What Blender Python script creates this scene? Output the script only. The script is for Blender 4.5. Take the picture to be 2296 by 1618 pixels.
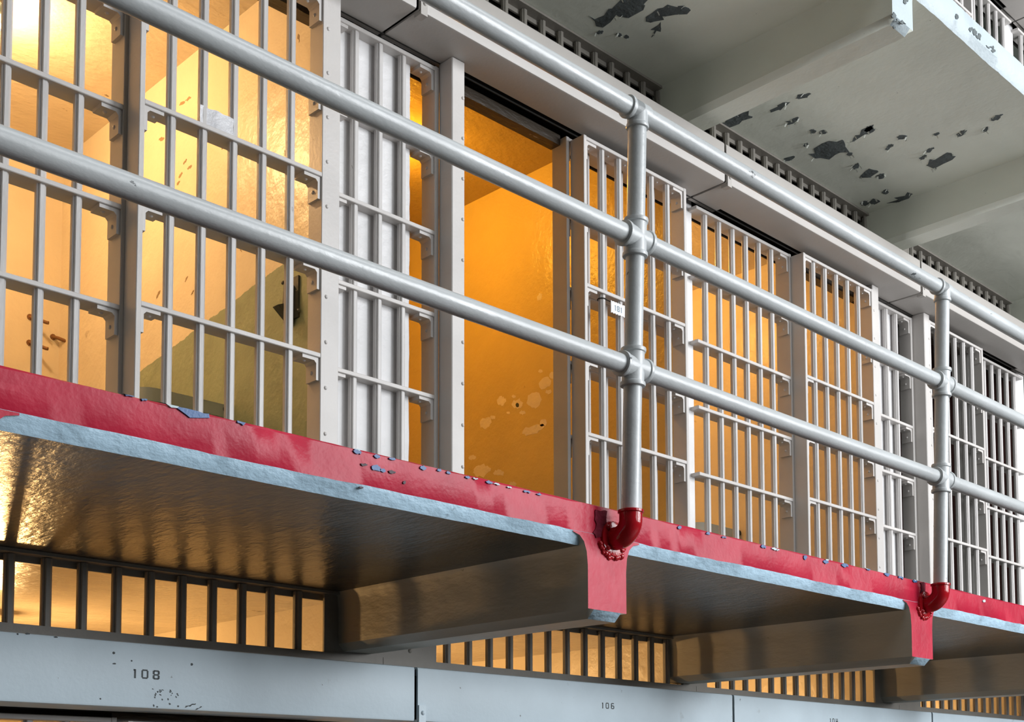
import bpy, math, random
from mathutils import Vector, Matrix
random.seed(7)
SC = bpy.context.scene
COL = SC.collection
for o in list(bpy.data.objects):
    bpy.data.objects.remove(o)

# ------------------------------------------------------------------ camera
FPX, PY, YAW, PITCH, ROLL = 2812.19, 1577.07, math.radians(44.3137), math.radians(3.9741), math.radians(-0.1297)
CAMLOC = Vector((-2.4598, -2.0778, -0.7392))
cd = bpy.data.cameras.new('camera')
cam = bpy.data.objects.new('camera', cd)
COL.objects.link(cam)
cd.sensor_fit = 'HORIZONTAL'
cd.sensor_width = 36.0
cd.lens = 36.0 * FPX / 2296.0
cd.shift_x = 0.0
cd.shift_y = (PY - 809.0) / 2296.0
cd.clip_start = 0.05
fwd = Vector((math.sin(YAW) * math.cos(PITCH), math.cos(YAW) * math.cos(PITCH), math.sin(PITCH)))
rgt = Vector((math.cos(YAW), -math.sin(YAW), 0))
upv = rgt.cross(fwd)
r2 = rgt * math.cos(ROLL) + upv * math.sin(ROLL)
u2 = upv * math.cos(ROLL) - rgt * math.sin(ROLL)
cam.matrix_world = Matrix(((r2.x, u2.x, -fwd.x, CAMLOC.x), (r2.y, u2.y, -fwd.y, CAMLOC.y), (r2.z, u2.z, -fwd.z, CAMLOC.z), (0, 0, 0, 1)))
SC.camera = cam

# ------------------------------------------------------------------ light
W = bpy.data.worlds.new('hall_daylight')
SC.world = W
W.use_nodes = True
bg = W.node_tree.nodes['Background']
bg.inputs[0].default_value = (1.0, 0.95, 0.86, 1)
bg.inputs[1].default_value = 0.035

def area(name, loc, target, sx, sy, power, color):
    l = bpy.data.lights.new(name, 'AREA')
    l.shape = 'RECTANGLE'
    l.size, l.size_y, l.energy, l.color = sx, sy, power, color
    o = bpy.data.objects.new(name, l)
    COL.objects.link(o)
    o.location = loc
    o.rotation_euler = (Vector(target) - Vector(loc)).to_track_quat('-Z', 'Y').to_euler()
    return o
area('hall_window', (4.75, -6.8, 2.5), (4.75, 0, 2.5), 2.5, 5.0, 860, (0.94, 0.97, 1.0))
area('hall_window', (1.6, -6.8, 2.5), (1.6, 0, 2.5), 2.4, 5.0, 190, (0.94, 0.97, 1.0))
area('hall_window', (9.2, -6.8, 2.5), (9.2, 0, 2.5), 5.0, 5.0, 740, (0.98, 0.98, 1.0))
area('hall_skylight', (1.5, -4.0, 9.0), (1.0, -0.5, 0.0), 9.0, 3.0, 380, (0.96, 0.98, 1.0))
V = SC.view_settings
V.view_transform = 'Standard'
V.look = 'None'
V.gamma = 1.0
V.use_curve_mapping = False
V.exposure = -0.2

# ------------------------------------------------------------------ dimensions
S, T = 1.68, 2.324
P1 = 0.081
def P(k):
    return P1 + (k - 1) * S - (0.0 if k % 2 == 1 else 0.016)
def J(k):
    return P1 + (k - 1) * S - 0.0165
def thick(k):
    return k % 2 == 1
YF, YD, YG, YP = 0.0634, 1.057, 1.125, 1.165     # walkway face, sliding-door plane, fixed-grille plane, front of partitions
ZRB, ZSO = -0.0786, -0.110                        # red/blue line and soffit, below the walkway top
HB, HT = 1.802, 1.974                             # header bottom and top, above the walkway top
YHF = 0.938
YBACK = 3.45
GLEV = [1.787, 1.485, 1.195, 0.905, 0.616, 0.326, 0.04]
LEVELS = [1.775, 1.485, 1.195, 0.905, 0.616, 0.326, 0.04]

# ------------------------------------------------------------------ materials
def nodes_of(m):
    m.use_nodes = True
    nt = m.node_tree
    return nt, nt.nodes, nt.links, nt.nodes['Principled BSDF']

def paint(name, base, rough=0.4, spec=0.5, mottle=(4.0, 0.10), spots=(), bump=(60.0, 0.15), bump2=None, stretch=None, mask=None, rough_var=0.0, metal=0.0, coat=0.0):
    """painted surface: base colour, large mottling, chips of other colours, relief"""
    m = bpy.data.materials.new(name)
    nt, N, L, B = nodes_of(m)
    geo = N.new('ShaderNodeNewGeometry')
    vec = geo.outputs['Position']
    if stretch:
        mp = N.new('ShaderNodeMapping')
        mp.inputs['Scale'].default_value = stretch
        L.new(vec, mp.inputs['Vector'])
        vec = mp.outputs['Vector']
    def noise(scale, detail=4.0, r=0.55):
        n = N.new('ShaderNodeTexNoise')
        n.inputs['Scale'].default_value = scale
        n.inputs['Detail'].default_value = detail
        n.inputs['Roughness'].default_value = r
        L.new(vec, n.inputs['Vector'])
        return n.outputs['Fac']
    def ramp(f, a, b):
        n = N.new('ShaderNodeMapRange')
        n.inputs['From Min'].default_value = a
        n.inputs['From Max'].default_value = b
        L.new(f, n.inputs['Value'])
        return n.outputs['Result']
    def mix(f, c1, c2):
        n = N.new('ShaderNodeMix')
        n.data_type = 'RGBA'
        if isinstance(f, float):
            n.inputs[0].default_value = f
        else:
            L.new(f, n.inputs[0])
        for i, c in ((6, c1), (7, c2)):
            if isinstance(c, tuple):
                n.inputs[i].default_value = c + (1,)
            else:
                L.new(c, n.inputs[i])
        return n.outputs[2]
    k = mottle[1]
    lo = tuple(c * (1 - k) for c in base)
    hi = tuple(min(1, c * (1 + k)) for c in base)
    col = mix(ramp(noise(mottle[0], 5.0), 0.32, 0.68), lo, hi)
    if mask:
        # second paint colour under a line z < a - b*(y - y0)
        c2, a, b, y0 = mask
        sep = N.new('ShaderNodeSeparateXYZ')
        L.new(geo.outputs['Position'], sep.inputs[0])
        m1 = N.new('ShaderNodeMath'); m1.operation = 'MULTIPLY_ADD'
        L.new(sep.outputs[1], m1.inputs[0]); m1.inputs[1].default_value = b; m1.inputs[2].default_value = -a - b * y0
        m2 = N.new('ShaderNodeMath'); m2.operation = 'ADD'
        L.new(sep.outputs[2], m2.inputs[0]); L.new(m1.outputs[0], m2.inputs[1])
        nz = ramp(noise(18.0), 0.3, 0.7)
        m3 = N.new('ShaderNodeMath'); m3.operation = 'MULTIPLY_ADD'
        L.new(nz, m3.inputs[0]); m3.inputs[1].default_value = 0.012; L.new(m2.outputs[0], m3.inputs[2])
        m4 = N.new('ShaderNodeMath'); m4.operation = 'LESS_THAN'
        L.new(m3.outputs[0], m4.inputs[0]); m4.inputs[1].default_value = 0.0
        d2 = tuple(c * 0.85 for c in c2)
        col = mix(m4.outputs[0], col, mix(ramp(noise(7.0), 0.35, 0.65), d2, c2))
    for sc, a, b, c in spots:
        col = mix(ramp(noise(sc, 6.0, 0.62), a, b), col, c)
    L.new(col, B.inputs['Base Color'])
    B.inputs['Roughness'].default_value = rough
    if rough_var:
        mr = N.new('ShaderNodeMapRange')
        mr.inputs['To Min'].default_value = max(0.02, rough - rough_var)
        mr.inputs['To Max'].default_value = rough + rough_var
        mr.inputs['From Min'].default_value = 0.3
        mr.inputs['From Max'].default_value = 0.7
        L.new(noise(9.0, 5.0), mr.inputs['Value'])
        L.new(mr.outputs['Result'], B.inputs['Roughness'])
    B.inputs['Specular IOR Level'].default_value = spec
    B.inputs['Metallic'].default_value = metal
    B.inputs['Coat Weight'].default_value = coat
    prev = None
    for sc, st in [x for x in (bump, bump2) if x]:
        bn = N.new('ShaderNodeBump')
        bn.inputs['Strength'].default_value = st
        bn.inputs['Distance'].default_value = 0.6 / sc
        L.new(noise(sc, 4.0), bn.inputs['Height'])
        if prev:
            L.new(prev, bn.inputs['Normal'])
        prev = bn.outputs['Normal']
    if prev:
        L.new(prev, B.inputs['Normal'])
    return m

DARK = (0.03, 0.03, 0.03)
M = {}
M['steel'] = paint('cell_front_paint', (0.58, 0.553, 0.53), 0.40, spots=((55, 0.74, 0.76, (0.16, 0.14, 0.12)),), bump=(90, 0.10), mottle=(5, 0.05))
M['bar'] = paint('bar_paint', (0.55, 0.53, 0.515), 0.38, spots=((40, 0.70, 0.74, (0.25, 0.23, 0.21)),), bump=(140, 0.18), mottle=(9, 0.08), stretch=(1, 1, 0.35))
M['header'] = paint('header_paint', (0.44, 0.415, 0.39), 0.45, spots=((32, 0.73, 0.76, (0.22, 0.22, 0.21)),), bump=(70, 0.07), mottle=(3, 0.05))
M['header_low'] = paint('header_paint_dusty', (0.66, 0.79, 0.87), 0.5, spots=((36, 0.70, 0.75, (0.16, 0.17, 0.17)), (8, 0.66, 0.82, (0.36, 0.40, 0.42))), bump=(70, 0.07), mottle=(2.2, 0.10))
M['plate'] = paint('infill_plate_paint', (0.70, 0.69, 0.69), 0.45, spots=((30, 0.74, 0.76, (0.3, 0.28, 0.26)),), bump=(35, 0.25), mottle=(6, 0.04))
M['rail'] = paint('railing_paint', (0.50, 0.525, 0.53), 0.30, spots=((26, 0.685, 0.70, (0.10, 0.11, 0.115)), (70, 0.74, 0.76, (0.66, 0.68, 0.68))), bump=(60, 0.09), bump2=(220, 0.08), mottle=(7, 0.08), stretch=(0.5, 1, 1), rough_var=0.08)
M['red'] = paint('red_gloss', (0.46, 0.016, 0.045), 0.34, spec=0.20, spots=((60, 0.70, 0.74, (0.30, 0.02, 0.04)), (150, 0.75, 0.77, (0.75, 0.5, 0.55))), bump=(9, 0.05), bump2=(70, 0.10), mottle=(6, 0.14), rough_var=0.03)
M['red_pipe'] = paint('red_pipe_gloss', (0.36, 0.008, 0.014), 0.12, bump=(60, 0.08), mottle=(9, 0.1))
M['blue'] = paint('pale_blue_edge', (0.46, 0.65, 0.79), 0.45, spots=((22, 0.68, 0.74, (0.24, 0.33, 0.40)), (60, 0.735, 0.75, (0.05, 0.07, 0.08))), bump=(50, 0.35), mottle=(7, 0.08), stretch=(0.6, 1, 1))
M['blue_chip'] = paint('old_blue_paint', (0.03, 0.11, 0.29), 0.45, bump=(80, 0.2))
M['pale_chip'] = paint('old_pale_paint', (0.50, 0.62, 0.66), 0.5, bump=(80, 0.2))
M['dark_chip'] = paint('bare_dark_patch', (0.06, 0.035, 0.05), 0.6, bump=(80, 0.2))
M['white'] = paint('white_edge_paint', (0.44, 0.51, 0.54), 0.5, spots=((24, 0.70, 0.73, (0.28, 0.30, 0.34)),), bump=(60, 0.25), mottle=(5, 0.05))
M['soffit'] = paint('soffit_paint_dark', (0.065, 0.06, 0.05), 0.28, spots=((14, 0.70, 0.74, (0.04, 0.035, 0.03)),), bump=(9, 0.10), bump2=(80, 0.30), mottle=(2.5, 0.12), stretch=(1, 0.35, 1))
M['beam'] = paint('beam_paint_grey', (0.44, 0.43, 0.38), 0.45, spots=((30, 0.71, 0.74, (0.10, 0.095, 0.08)),), bump=(18, 0.15), mottle=(3, 0.07), stretch=(1, 0.4, 1))
M['soffit_up'] = paint('soffit_paint_grey_green', (0.80, 0.83, 0.74), 0.48, spots=((40, 0.73, 0.76, (0.17, 0.19, 0.19)),), bump=(8, 0.06), bump2=(60, 0.10), mottle=(1.6, 0.07), stretch=(1, 0.7, 1))
M['peel'] = paint('bare_concrete_patch', (0.105, 0.125, 0.128), 0.75, bump=(40, 0.6), mottle=(12, 0.25))
M['flake'] = paint('loose_paint_flake', (0.62, 0.64, 0.58), 0.5, bump=(50, 0.1))
M['floor'] = paint('hall_floor', (0.055, 0.05, 0.045), 0.4, bump=(30, 0.05))
M['cell'] = paint('cell_cream_paint', (0.72, 0.63, 0.47), 0.34, spots=((9, 0.71, 0.74, (0.50, 0.41, 0.28)),), bump=(9, 0.12), bump2=(60, 0.12), mottle=(3, 0.06))
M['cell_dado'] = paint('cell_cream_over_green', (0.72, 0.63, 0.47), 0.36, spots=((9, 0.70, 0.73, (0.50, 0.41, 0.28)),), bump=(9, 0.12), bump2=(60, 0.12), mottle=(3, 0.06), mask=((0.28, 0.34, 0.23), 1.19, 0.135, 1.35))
M['cell_ceiling'] = paint('cell_ceiling_paint', (0.68, 0.59, 0.44), 0.22, spots=((11, 0.68, 0.72, (0.25, 0.18, 0.10)),), bump=(6, 0.10), bump2=(50, 0.30), mottle=(3, 0.10), stretch=(0.6, 1, 1))
M['cell_patch'] = paint('flaked_undercoat', (0.80, 0.70, 0.56), 0.5, bump=(40, 0.3))
M['cell_ochre'] = paint('cell_ochre_paint', (0.66, 0.50, 0.20), 0.30, spots=((9, 0.71, 0.74, (0.34, 0.24, 0.10)),), bump=(9, 0.12), bump2=(60, 0.25), mottle=(3, 0.06))
M['ochre_ceiling'] = paint('cell_ochre_ceiling', (0.46, 0.33, 0.13), 0.30, bump=(6, 0.08), bump2=(50, 0.25), mottle=(3, 0.08))
M['vent'] = paint('shaded_vent_paint', (0.27, 0.25, 0.22), 0.5, bump=(70, 0.15), mottle=(8, 0.1))  # shade over the vents is put into this darker colour
M['crack'] = paint('crack_brown', (0.30, 0.20, 0.10), 0.6, bump=(60, 0.2))
M['iron'] = paint('dark_iron', (0.05, 0.06, 0.055), 0.5, bump=(60, 0.2))
M['walk_top'] = paint('worn_walkway_top', (0.06, 0.06, 0.055), 0.55, bump=(40, 0.2))
M['stain'] = paint('dark_red_stain', (0.16, 0.016, 0.032), 0.75, spec=0.1, bump=(30, 0.4), mottle=(20, 0.4))
M['lintel'] = paint('dark_lintel_paint', (0.055, 0.042, 0.03), 0.35, spots=((24, 0.66, 0.70, (0.3, 0.27, 0.24)),), bump=(60, 0.3), stretch=(0.3, 1, 1))  # very dark brown with paler spots stretched along the bar
M['dark_steel'] = paint('shaded_track_steel', (0.16, 0.13, 0.10), 0.45, bump=(60, 0.2))
M['rust'] = paint('rusty_peg', (0.20, 0.09, 0.03), 0.6, bump=(90, 0.3))
M['shelf'] = paint('shelf_blue_grey', (0.46, 0.56, 0.57), 0.4, spots=((20, 0.7, 0.74, (0.3, 0.24, 0.16)),), bump=(60, 0.1))
M['ink'] = paint('stencil_ink', (0.055, 0.07, 0.075), 0.6, bump=(120, 0.2), mottle=(60, 0.3))
M['tag'] = paint('white_tag_plastic', (0.85, 0.86, 0.88), 0.3, bump=(60, 0.02))
M['tag_ink'] = paint('tag_blue_ink', (0.22, 0.30, 0.36), 0.5, bump=(60, 0.02))
M['tape'] = paint('grey_tape', (0.62, 0.62, 0.64), 0.35, bump=(70, 0.35))
M['near_black'] = paint('inside_dark', (0.02, 0.018, 0.015), 0.8, bump=(60, 0.1))
M['maroon'] = paint('maroon_curtain', (0.10, 0.035, 0.03), 0.7, bump=(60, 0.1))
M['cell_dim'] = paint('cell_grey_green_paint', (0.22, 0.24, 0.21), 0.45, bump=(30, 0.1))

def emit(name, color, strength):
    m = bpy.data.materials.new(name)
    m.use_nodes = True
    nt = m.node_tree
    B = nt.nodes['Principled BSDF']
    B.inputs['Base Color'].default_value = (0.9, 0.85, 0.75, 1)
    B.inputs['Emission Color'].default_value = color + (1,)
    B.inputs['Emission Strength'].default_value = strength
    return m
M['bulb'] = emit('lit_bulb_glass', (1.0, 0.75, 0.40), 60.0)

# ------------------------------------------------------------------ mesh builder
class MB:
    def __init__(s):
        s.v, s.f, s.m, s.sm = [], [], [], []
    def face(s, idx, m=0, sm=False):
        s.f.append(idx); s.m.append(m); s.sm.append(sm)
    def box(s, x0, x1, y0, y1, z0, z1, m=0):
        b = len(s.v)
        s.v += [(x0, y0, z0), (x1, y0, z0), (x1, y1, z0), (x0, y1, z0), (x0, y0, z1), (x1, y0, z1), (x1, y1, z1), (x0, y1, z1)]
        for q in ((0, 3, 2, 1), (4, 5, 6, 7), (0, 1, 5, 4), (1, 2, 6, 5), (2, 3, 7, 6), (3, 0, 4, 7)):
            s.face([b + i for i in q], m)
        return s
    def prism(s, pts, axis, a, b, m=0, mats=None, caps=True, closed=True):
        """polygon pts (2D) extruded along axis; 2D axes: x->(y,z), y->(x,z), z->(x,y)"""
        def p3(p, t):
            return {'x': (t, p[0], p[1]), 'y': (p[0], t, p[1]), 'z': (p[0], p[1], t)}[axis]
        n = len(pts); o = len(s.v)
        s.v += [p3(p, a) for p in pts] + [p3(p, b) for p in pts]
        for i in range(n if closed else n - 1):
            j = (i + 1) % n
            s.face([o + i, o + j, o + n + j, o + n + i], mats[i] if mats else m)
        if caps:
            s.face([o + i for i in range(n)][::-1], m)
            s.face([o + n + i for i in range(n)], m)
        return s
    def tube(s, path, r, seg=20, m=0, caps=True, radii=None):
        pts = [Vector(p) for p in path]
        o = len(s.v)
        prev = None
        for i, p in enumerate(pts):
            d = (pts[min(i + 1, len(pts) - 1)] - pts[max(i - 1, 0)]).normalized()
            if prev is None:
                a = Vector((0, 0, 1)) if abs(d.z) < 0.9 else Vector((1, 0, 0))
                u = d.cross(a).normalized()
            else:
                u = (prev - d * prev.dot(d)).normalized()
            prev = u
            w = d.cross(u)
            rr = radii[i] if radii else r
            for k in range(seg):
                t = 2 * math.pi * k / seg
                s.v.append(tuple(p + u * (rr * math.cos(t)) + w * (rr * math.sin(t))))
        for i in range(len(pts) - 1):
            for k in range(seg):
                k2 = (k + 1) % seg
                s.face([o + i * seg + k, o + i * seg + k2, o + (i + 1) * seg + k2, o + (i + 1) * seg + k], m, True)
        if caps:
            s.face([o + k for k in range(seg)][::-1], m)
            e = o + (len(pts) - 1) * seg
            s.face([e + k for k in range(seg)], m)
        return s
    def dome(s, c, n, r, h=None, seg=10, m=0):
        """rivet head: low dome at c, bulging along n"""
        h = h or r * 0.7
        n = Vector(n).normalized()
        a = Vector((0, 0, 1)) if abs(n.z) < 0.9 else Vector((1, 0, 0))
        u = n.cross(a).normalized(); w = n.cross(u)
        o = len(s.v); c = Vector(c)
        rings = ((1.0, 0.0), (0.8, 0.6), (0.45, 0.9))
        for f, g in rings:
            for k in range(seg):
                t = 2 * math.pi * k / seg
                s.v.append(tuple(c + (u * math.cos(t) + w * math.sin(t)) * (r * f) + n * (h * g)))
        s.v.append(tuple(c + n * h))
        for i in range(2):
            for k in range(seg):
                k2 = (k + 1) % seg
                s.face([o + i * seg + k, o + i * seg + k2, o + (i + 1) * seg + k2, o + (i + 1) * seg + k], m, True)
        for k in range(seg):
            s.face([o + 2 * seg + k, o + 2 * seg + (k + 1) % seg, o + 3 * seg], m, True)
        return s
    def mesh(s, name, mats):
        me = bpy.data.meshes.new(name)
        me.from_pydata(s.v, [], s.f)
        for x in (mats if isinstance(mats, (list, tuple)) else [mats]):
            me.materials.append(M[x] if isinstance(x, str) else x)
        me.polygons.foreach_set('material_index', s.m)
        me.polygons.foreach_set('use_smooth', s.sm)
        me.validate()
        # consistent outward normals
        import bmesh
        bm = bmesh.new(); bm.from_mesh(me)
        bmesh.ops.recalc_face_normals(bm, faces=bm.faces)
        bm.to_mesh(me); bm.free()
        me.set_sharp_from_angle(angle=0.6)
        me.update()
        return me

CACHE = {}
def cached(key, fn):
    if key not in CACHE:
        CACHE[key] = fn()
    return CACHE[key]
def link(name, me, parent=None, loc=(0, 0, 0), label=None, cat=None, group=None, kind=None):
    o = bpy.data.objects.new(name, me)
    COL.objects.link(o)
    o.location = loc
    if parent: o.parent = parent
    if label: o['label'] = label
    if cat: o['category'] = cat
    if group: o['group'] = group
    if kind: o['kind'] = kind
    return o
def thing(name, loc, label, cat, group=None):
    return link(name, None, None, loc, label, cat, group)
def structure(name, me, loc=(0, 0, 0), label=None, parent=None):
    return link(name, me, parent, loc, label, None, None, 'structure')

# ------------------------------------------------------------------ concrete: walkway slabs with beams
X0, X1 = -3.45, 7.0
BX = -0.0216
def slab_mesh(face, edge, soffit, seed):
    """front fascia strip with a slightly uneven hand-cut top edge and chamfer, soffit and top"""
    rnd = random.Random(seed)
    b = MB()
    n = 380
    xs = [X0 + (X1 - X0) * i / n for i in range(n + 1)]
    ph = [rnd.uniform(0, 6) for _ in range(4)]
    def jit(x, a):
        return a * (math.sin(x * 9 + ph[0]) * 0.5 + math.sin(x * 23 + ph[1]) * 0.35 + math.sin(x * 61 + ph[2]) * 0.25) + rnd.uniform(-a, a) * 0.35
    rows = []
    for x in xs:
        j1, j2, j3 = jit(x, 0.0022), jit(x + 7, 0.0018), jit(x + 3, 0.0022)
        rows.append([(x, 1.17, 0.0), (x, YF + 0.006 + j1, 0.0), (x, YF, -0.005 + j1), (x, YF - 0.0008, ZRB + j2), (x, YF + 0.020 + j3, ZSO), (x, 1.17, ZSO)])
    for r in rows: b.v += r
    mats = [3, 0, 0, 1, 2]
    for i in range(n):
        for k in range(5):
            b.face([i * 6 + k, i * 6 + k + 1, (i + 1) * 6 + k + 1, (i + 1) * 6 + k], mats[k], False)
    b.face([0, 1, 2, 3, 4, 5], 2); b.face([n * 6 + k for k in range(6)], 2)
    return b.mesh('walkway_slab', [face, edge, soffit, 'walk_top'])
def beam_mesh(face, edge, side):
    hw = 0.0751
    right = [(hw + 0.055, ZRB - 0.004), (hw + 0.030, ZRB - 0.010), (hw + 0.014, ZRB - 0.024), (hw + 0.004, ZRB - 0.048), (hw, ZRB - 0.085)]
    left = [(-x, z) for x, z in right]
    zb = -0.274
    def ring(y, drop, inset):
        pts = [(-hw - 0.055, -0.03)] + left + [(-hw, zb), (-hw + inset, zb - drop), (hw - inset, zb - drop), (hw, zb)] + right[::-1] + [(hw + 0.055, -0.03)]
        return [(x, y, z) for x, z in pts]
    b = MB()
    R = [ring(YF - 0.0004, 0.0002, 0.022), ring(YF + 0.022, 0.023, 0.022), ring(1.17, 0.023, 0.022)]
    n = len(R[0])
    for r in R: b.v += r
    for i in range(2):
        for k in range(n - 1):
            zl = min(R[0][k][2], R[0][k + 1][2])
            m = 2
            if i == 0: m = 1 if k == 7 else 2
            b.face([i * n + k, i * n + k + 1, (i + 1) * n + k + 1, (i + 1) * n + k], m)
    b.face([k for k in range(n)], 0)
    return b.mesh('support_beam', [face, edge, side])

def walkway(tier, mats, bmats, label, beams, seed):
    z = tier * T
    o = structure('walkway_slab', slab_mesh(*mats, seed), (0, 0, z), label)
    me = beam_mesh(*bmats)
    for k in beams:
        link('support_beam', me, o, (BX - 0.03 * tier + k * S, 0, 0))
    return o
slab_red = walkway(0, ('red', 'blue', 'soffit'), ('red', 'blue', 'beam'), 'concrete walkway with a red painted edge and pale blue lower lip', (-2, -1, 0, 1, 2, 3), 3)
slab_top = walkway(1, ('white', 'white', 'soffit_up'), ('white', 'white', 'soffit_up'), 'upper concrete walkway with a white edge and peeling grey underside', (-2, -1, 0, 1, 2, 3), 5)

# ------------------------------------------------------------------ cells: floors, ceilings, partitions, back walls
PART = {}
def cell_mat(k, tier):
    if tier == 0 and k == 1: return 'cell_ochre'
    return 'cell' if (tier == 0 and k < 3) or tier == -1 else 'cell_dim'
for tier in (-1, 0, 1):
    z = tier * T
    ks = range(-1, 5) if tier < 1 else range(2, 5)
    for k in ks:
        xa, xb = P(k), P(k + 1)
        mt = cell_mat(k, tier)
        c = MB().box(xa, xb, 1.17, YBACK + 0.06, T + ZSO, T - 0.004)
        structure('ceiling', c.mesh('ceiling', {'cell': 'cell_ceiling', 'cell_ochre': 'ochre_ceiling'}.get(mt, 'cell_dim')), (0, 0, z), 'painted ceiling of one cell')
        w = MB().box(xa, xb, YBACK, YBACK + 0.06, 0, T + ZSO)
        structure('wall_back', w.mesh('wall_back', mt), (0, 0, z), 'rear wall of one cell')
    for k in range(ks[0], ks[-1] + 2):
        hw = 0.07
        b = MB().box(P(k) - hw, P(k) + hw, YP + 0.008, YBACK, 0, T + ZSO)
        b.m = [0] * 6
        b.m[5] = 1 if (k == 1 and tier == 0) else 0      # left face of the first partition is cream over green
        b.m[2] = 2
        if k == 1 and tier == 0:
            pass
        mt = cell_mat(min(k, 4), tier)
        lm = cell_mat(k - 1, tier)
        b.m[5] = 3
        b.m[3] = 0
        if k == 4 and tier == 0: lm = 'maroon'
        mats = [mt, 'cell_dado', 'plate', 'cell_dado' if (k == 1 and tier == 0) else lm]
        PART[(k, tier)] = structure('wall_partition', b.mesh('wall_partition', mats), (0, 0, z), 'partition wall between two cells')
f = MB().box(X0, X1, 1.17, YBACK + 0.06, -0.06, 0)
structure('floor', f.mesh('floor', 'cell_dim'), (0, 0, 0), 'floor of the middle tier cells')
f = MB().box(-14, 20, -12, YBACK + 0.06, -0.1, 0)
structure('floor', f.mesh('floor', 'floor'), (0, 0, -T), 'smooth floor of the hall below')

# ------------------------------------------------------------------ barred work: shared meshes
def octagon(r):
    return [(r * math.cos(math.pi / 8 + i * math.pi / 4) / math.cos(math.pi / 8) , r * math.sin(math.pi / 8 + i * math.pi / 4) / math.cos(math.pi / 8)) for i in range(8)]
def bar_section(r):
    """tool-proof bar: eight flats with a shallow groove in the flat towards the walkway"""
    p = octagon(r)
    # the flat whose normal points to (-x,-y) lies between vertices 4 and 5
    a, b = Vector(p[4]), Vector(p[5])
    n = Vector((-1, -1)).normalized()
    g = [a.lerp(b, 0.40), a.lerp(b, 0.46) - n * (r * 0.16), a.lerp(b, 0.54) - n * (r * 0.16), a.lerp(b, 0.60)]
    return p[:5] + [tuple(q) for q in g] + p[5:]
BR = 0.0135
def bar_mesh(h):
    return cached(('bar', round(h, 4)), lambda: MB().prism(bar_section(BR), 'z', 0, h).mesh('bar', 'bar'))
def flat_mesh(l, d, t):
    """horizontal flat bar, length along x centred, front edge at y=0, top at z=0"""
    e = 0.0018
    sec = [(0, -t + e), (0, -e), (e, 0), (d, 0), (d, -t), (e, -t)]
    return cached(('flat', round(l, 4), d, t), lambda: MB().prism(sec, 'x', -l / 2, l / 2).mesh('crossbar', 'steel'))
def stile_mesh(h, w, d):
    e = 0.0018
    sec = [(-w / 2 + e, 0), (w / 2 - e, 0), (w / 2, e), (w / 2, d), (-w / 2, d), (-w / 2, e)]
    return cached(('stile', round(h, 4), w, d), lambda: MB().prism(sec, 'z', 0, h).mesh('stile', 'steel'))
def bracket_mesh(sgn, d=0.058):
    """L bracket under a crossbar end, origin in the corner; sgn +1: arm runs to +x"""
    def mk():
        t, a, v = 0.011, 0.062, 0.072
        pts = [(0, 0), (a, 0), (a, -t), (t + 0.008, -t), (t, -t - 0.008), (t, -v), (0, -v)]
        pts = [(sgn * x, z) for x, z in pts]
        b = MB().prism(pts, 'y', 0.004, d)
        b.dome((sgn * 0.040, d * 0.5, -t), (0, 0, -1), 0.0065)
        b.dome((sgn * t, d * 0.5, -0.045), (sgn, 0, 0), 0.0065)
        return b.mesh('bracket', 'steel')
    return cached(('bracket', sgn, d), mk)

def barred_panel(root, xa, xb, bars, yoff, depth, z0=0.03, levels=LEVELS, stiles=True, brackets=True, top_rivets=True, stw=0.017, ends=(True, True)):
    """bars, crossbars, stiles and brackets of one panel between xa and xb (relative to root)"""
    zt = levels[0]
    ybar = yoff + depth * 0.32
    for x in bars:
        link('bar', bar_mesh(zt - 0.014 - z0), root, (x, ybar, z0))
    if stiles:
        for x, on in ((xa + stw / 2, ends[0]), (xb - stw / 2, ends[1])):
            if not on: continue
            link('stile', stile_mesh(zt - z0, stw, depth + 0.004), root, (x, yoff - 0.001, z0))
    ins = stw if stiles else 0
    for i, z in enumerate(levels):
        link('crossbar', flat_mesh(xb - xa - 2 * ins, depth, 0.0145), root, ((xa + xb) / 2, yoff, z))
        if brackets:
            if ends[0]: link('bracket', bracket_mesh(1), root, (xa + ins, yoff + 0.002, z - 0.0145))
            if ends[1]: link('bracket', bracket_mesh(-1), root, (xb - ins, yoff + 0.002, z - 0.0145))
    if top_rivets:
        b = MB()
        bs = sorted(bars)
        for a, c in zip(bs, bs[1:]):
            b.dome(((a + c) / 2, yoff + depth * 0.45, levels[0] - 0.0145), (0, 0, -1), 0.006, seg=8)
        link('rivet_heads', cached(('triv', tuple(round(q, 3) for q in bs), round(yoff, 3)), lambda: b.mesh('rivet_heads', 'steel')), root, (0, 0, 0), kind='stuff')

def door(k, tier, label, opened=False):
    """sliding door of bay k, next to the thick partition"""
    th = k + 1 if not thick(k) else k
    sg = -1 if th == k + 1 else 1
    s0, s1 = 0.290, 0.926
    dx = 0.621 if opened else 0.0
    xa, xb = sorted((P(th) + sg * (s0 + dx), P(th) + sg * (s1 + dx)))
    root = thing('barred_door', ((xa + xb) / 2, YD, tier * T - (0.045 if tier == 1 else 0)), label, 'door', 'sliding cell doors')
    bars = [P(th) + sg * (0.412 + 0.1015 * i + dx) - root.location.x for i in range(5)]
    barred_panel(root, xa - root.location.x, xb - root.location.x, bars, 0.0, 0.066)
    return root

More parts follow.
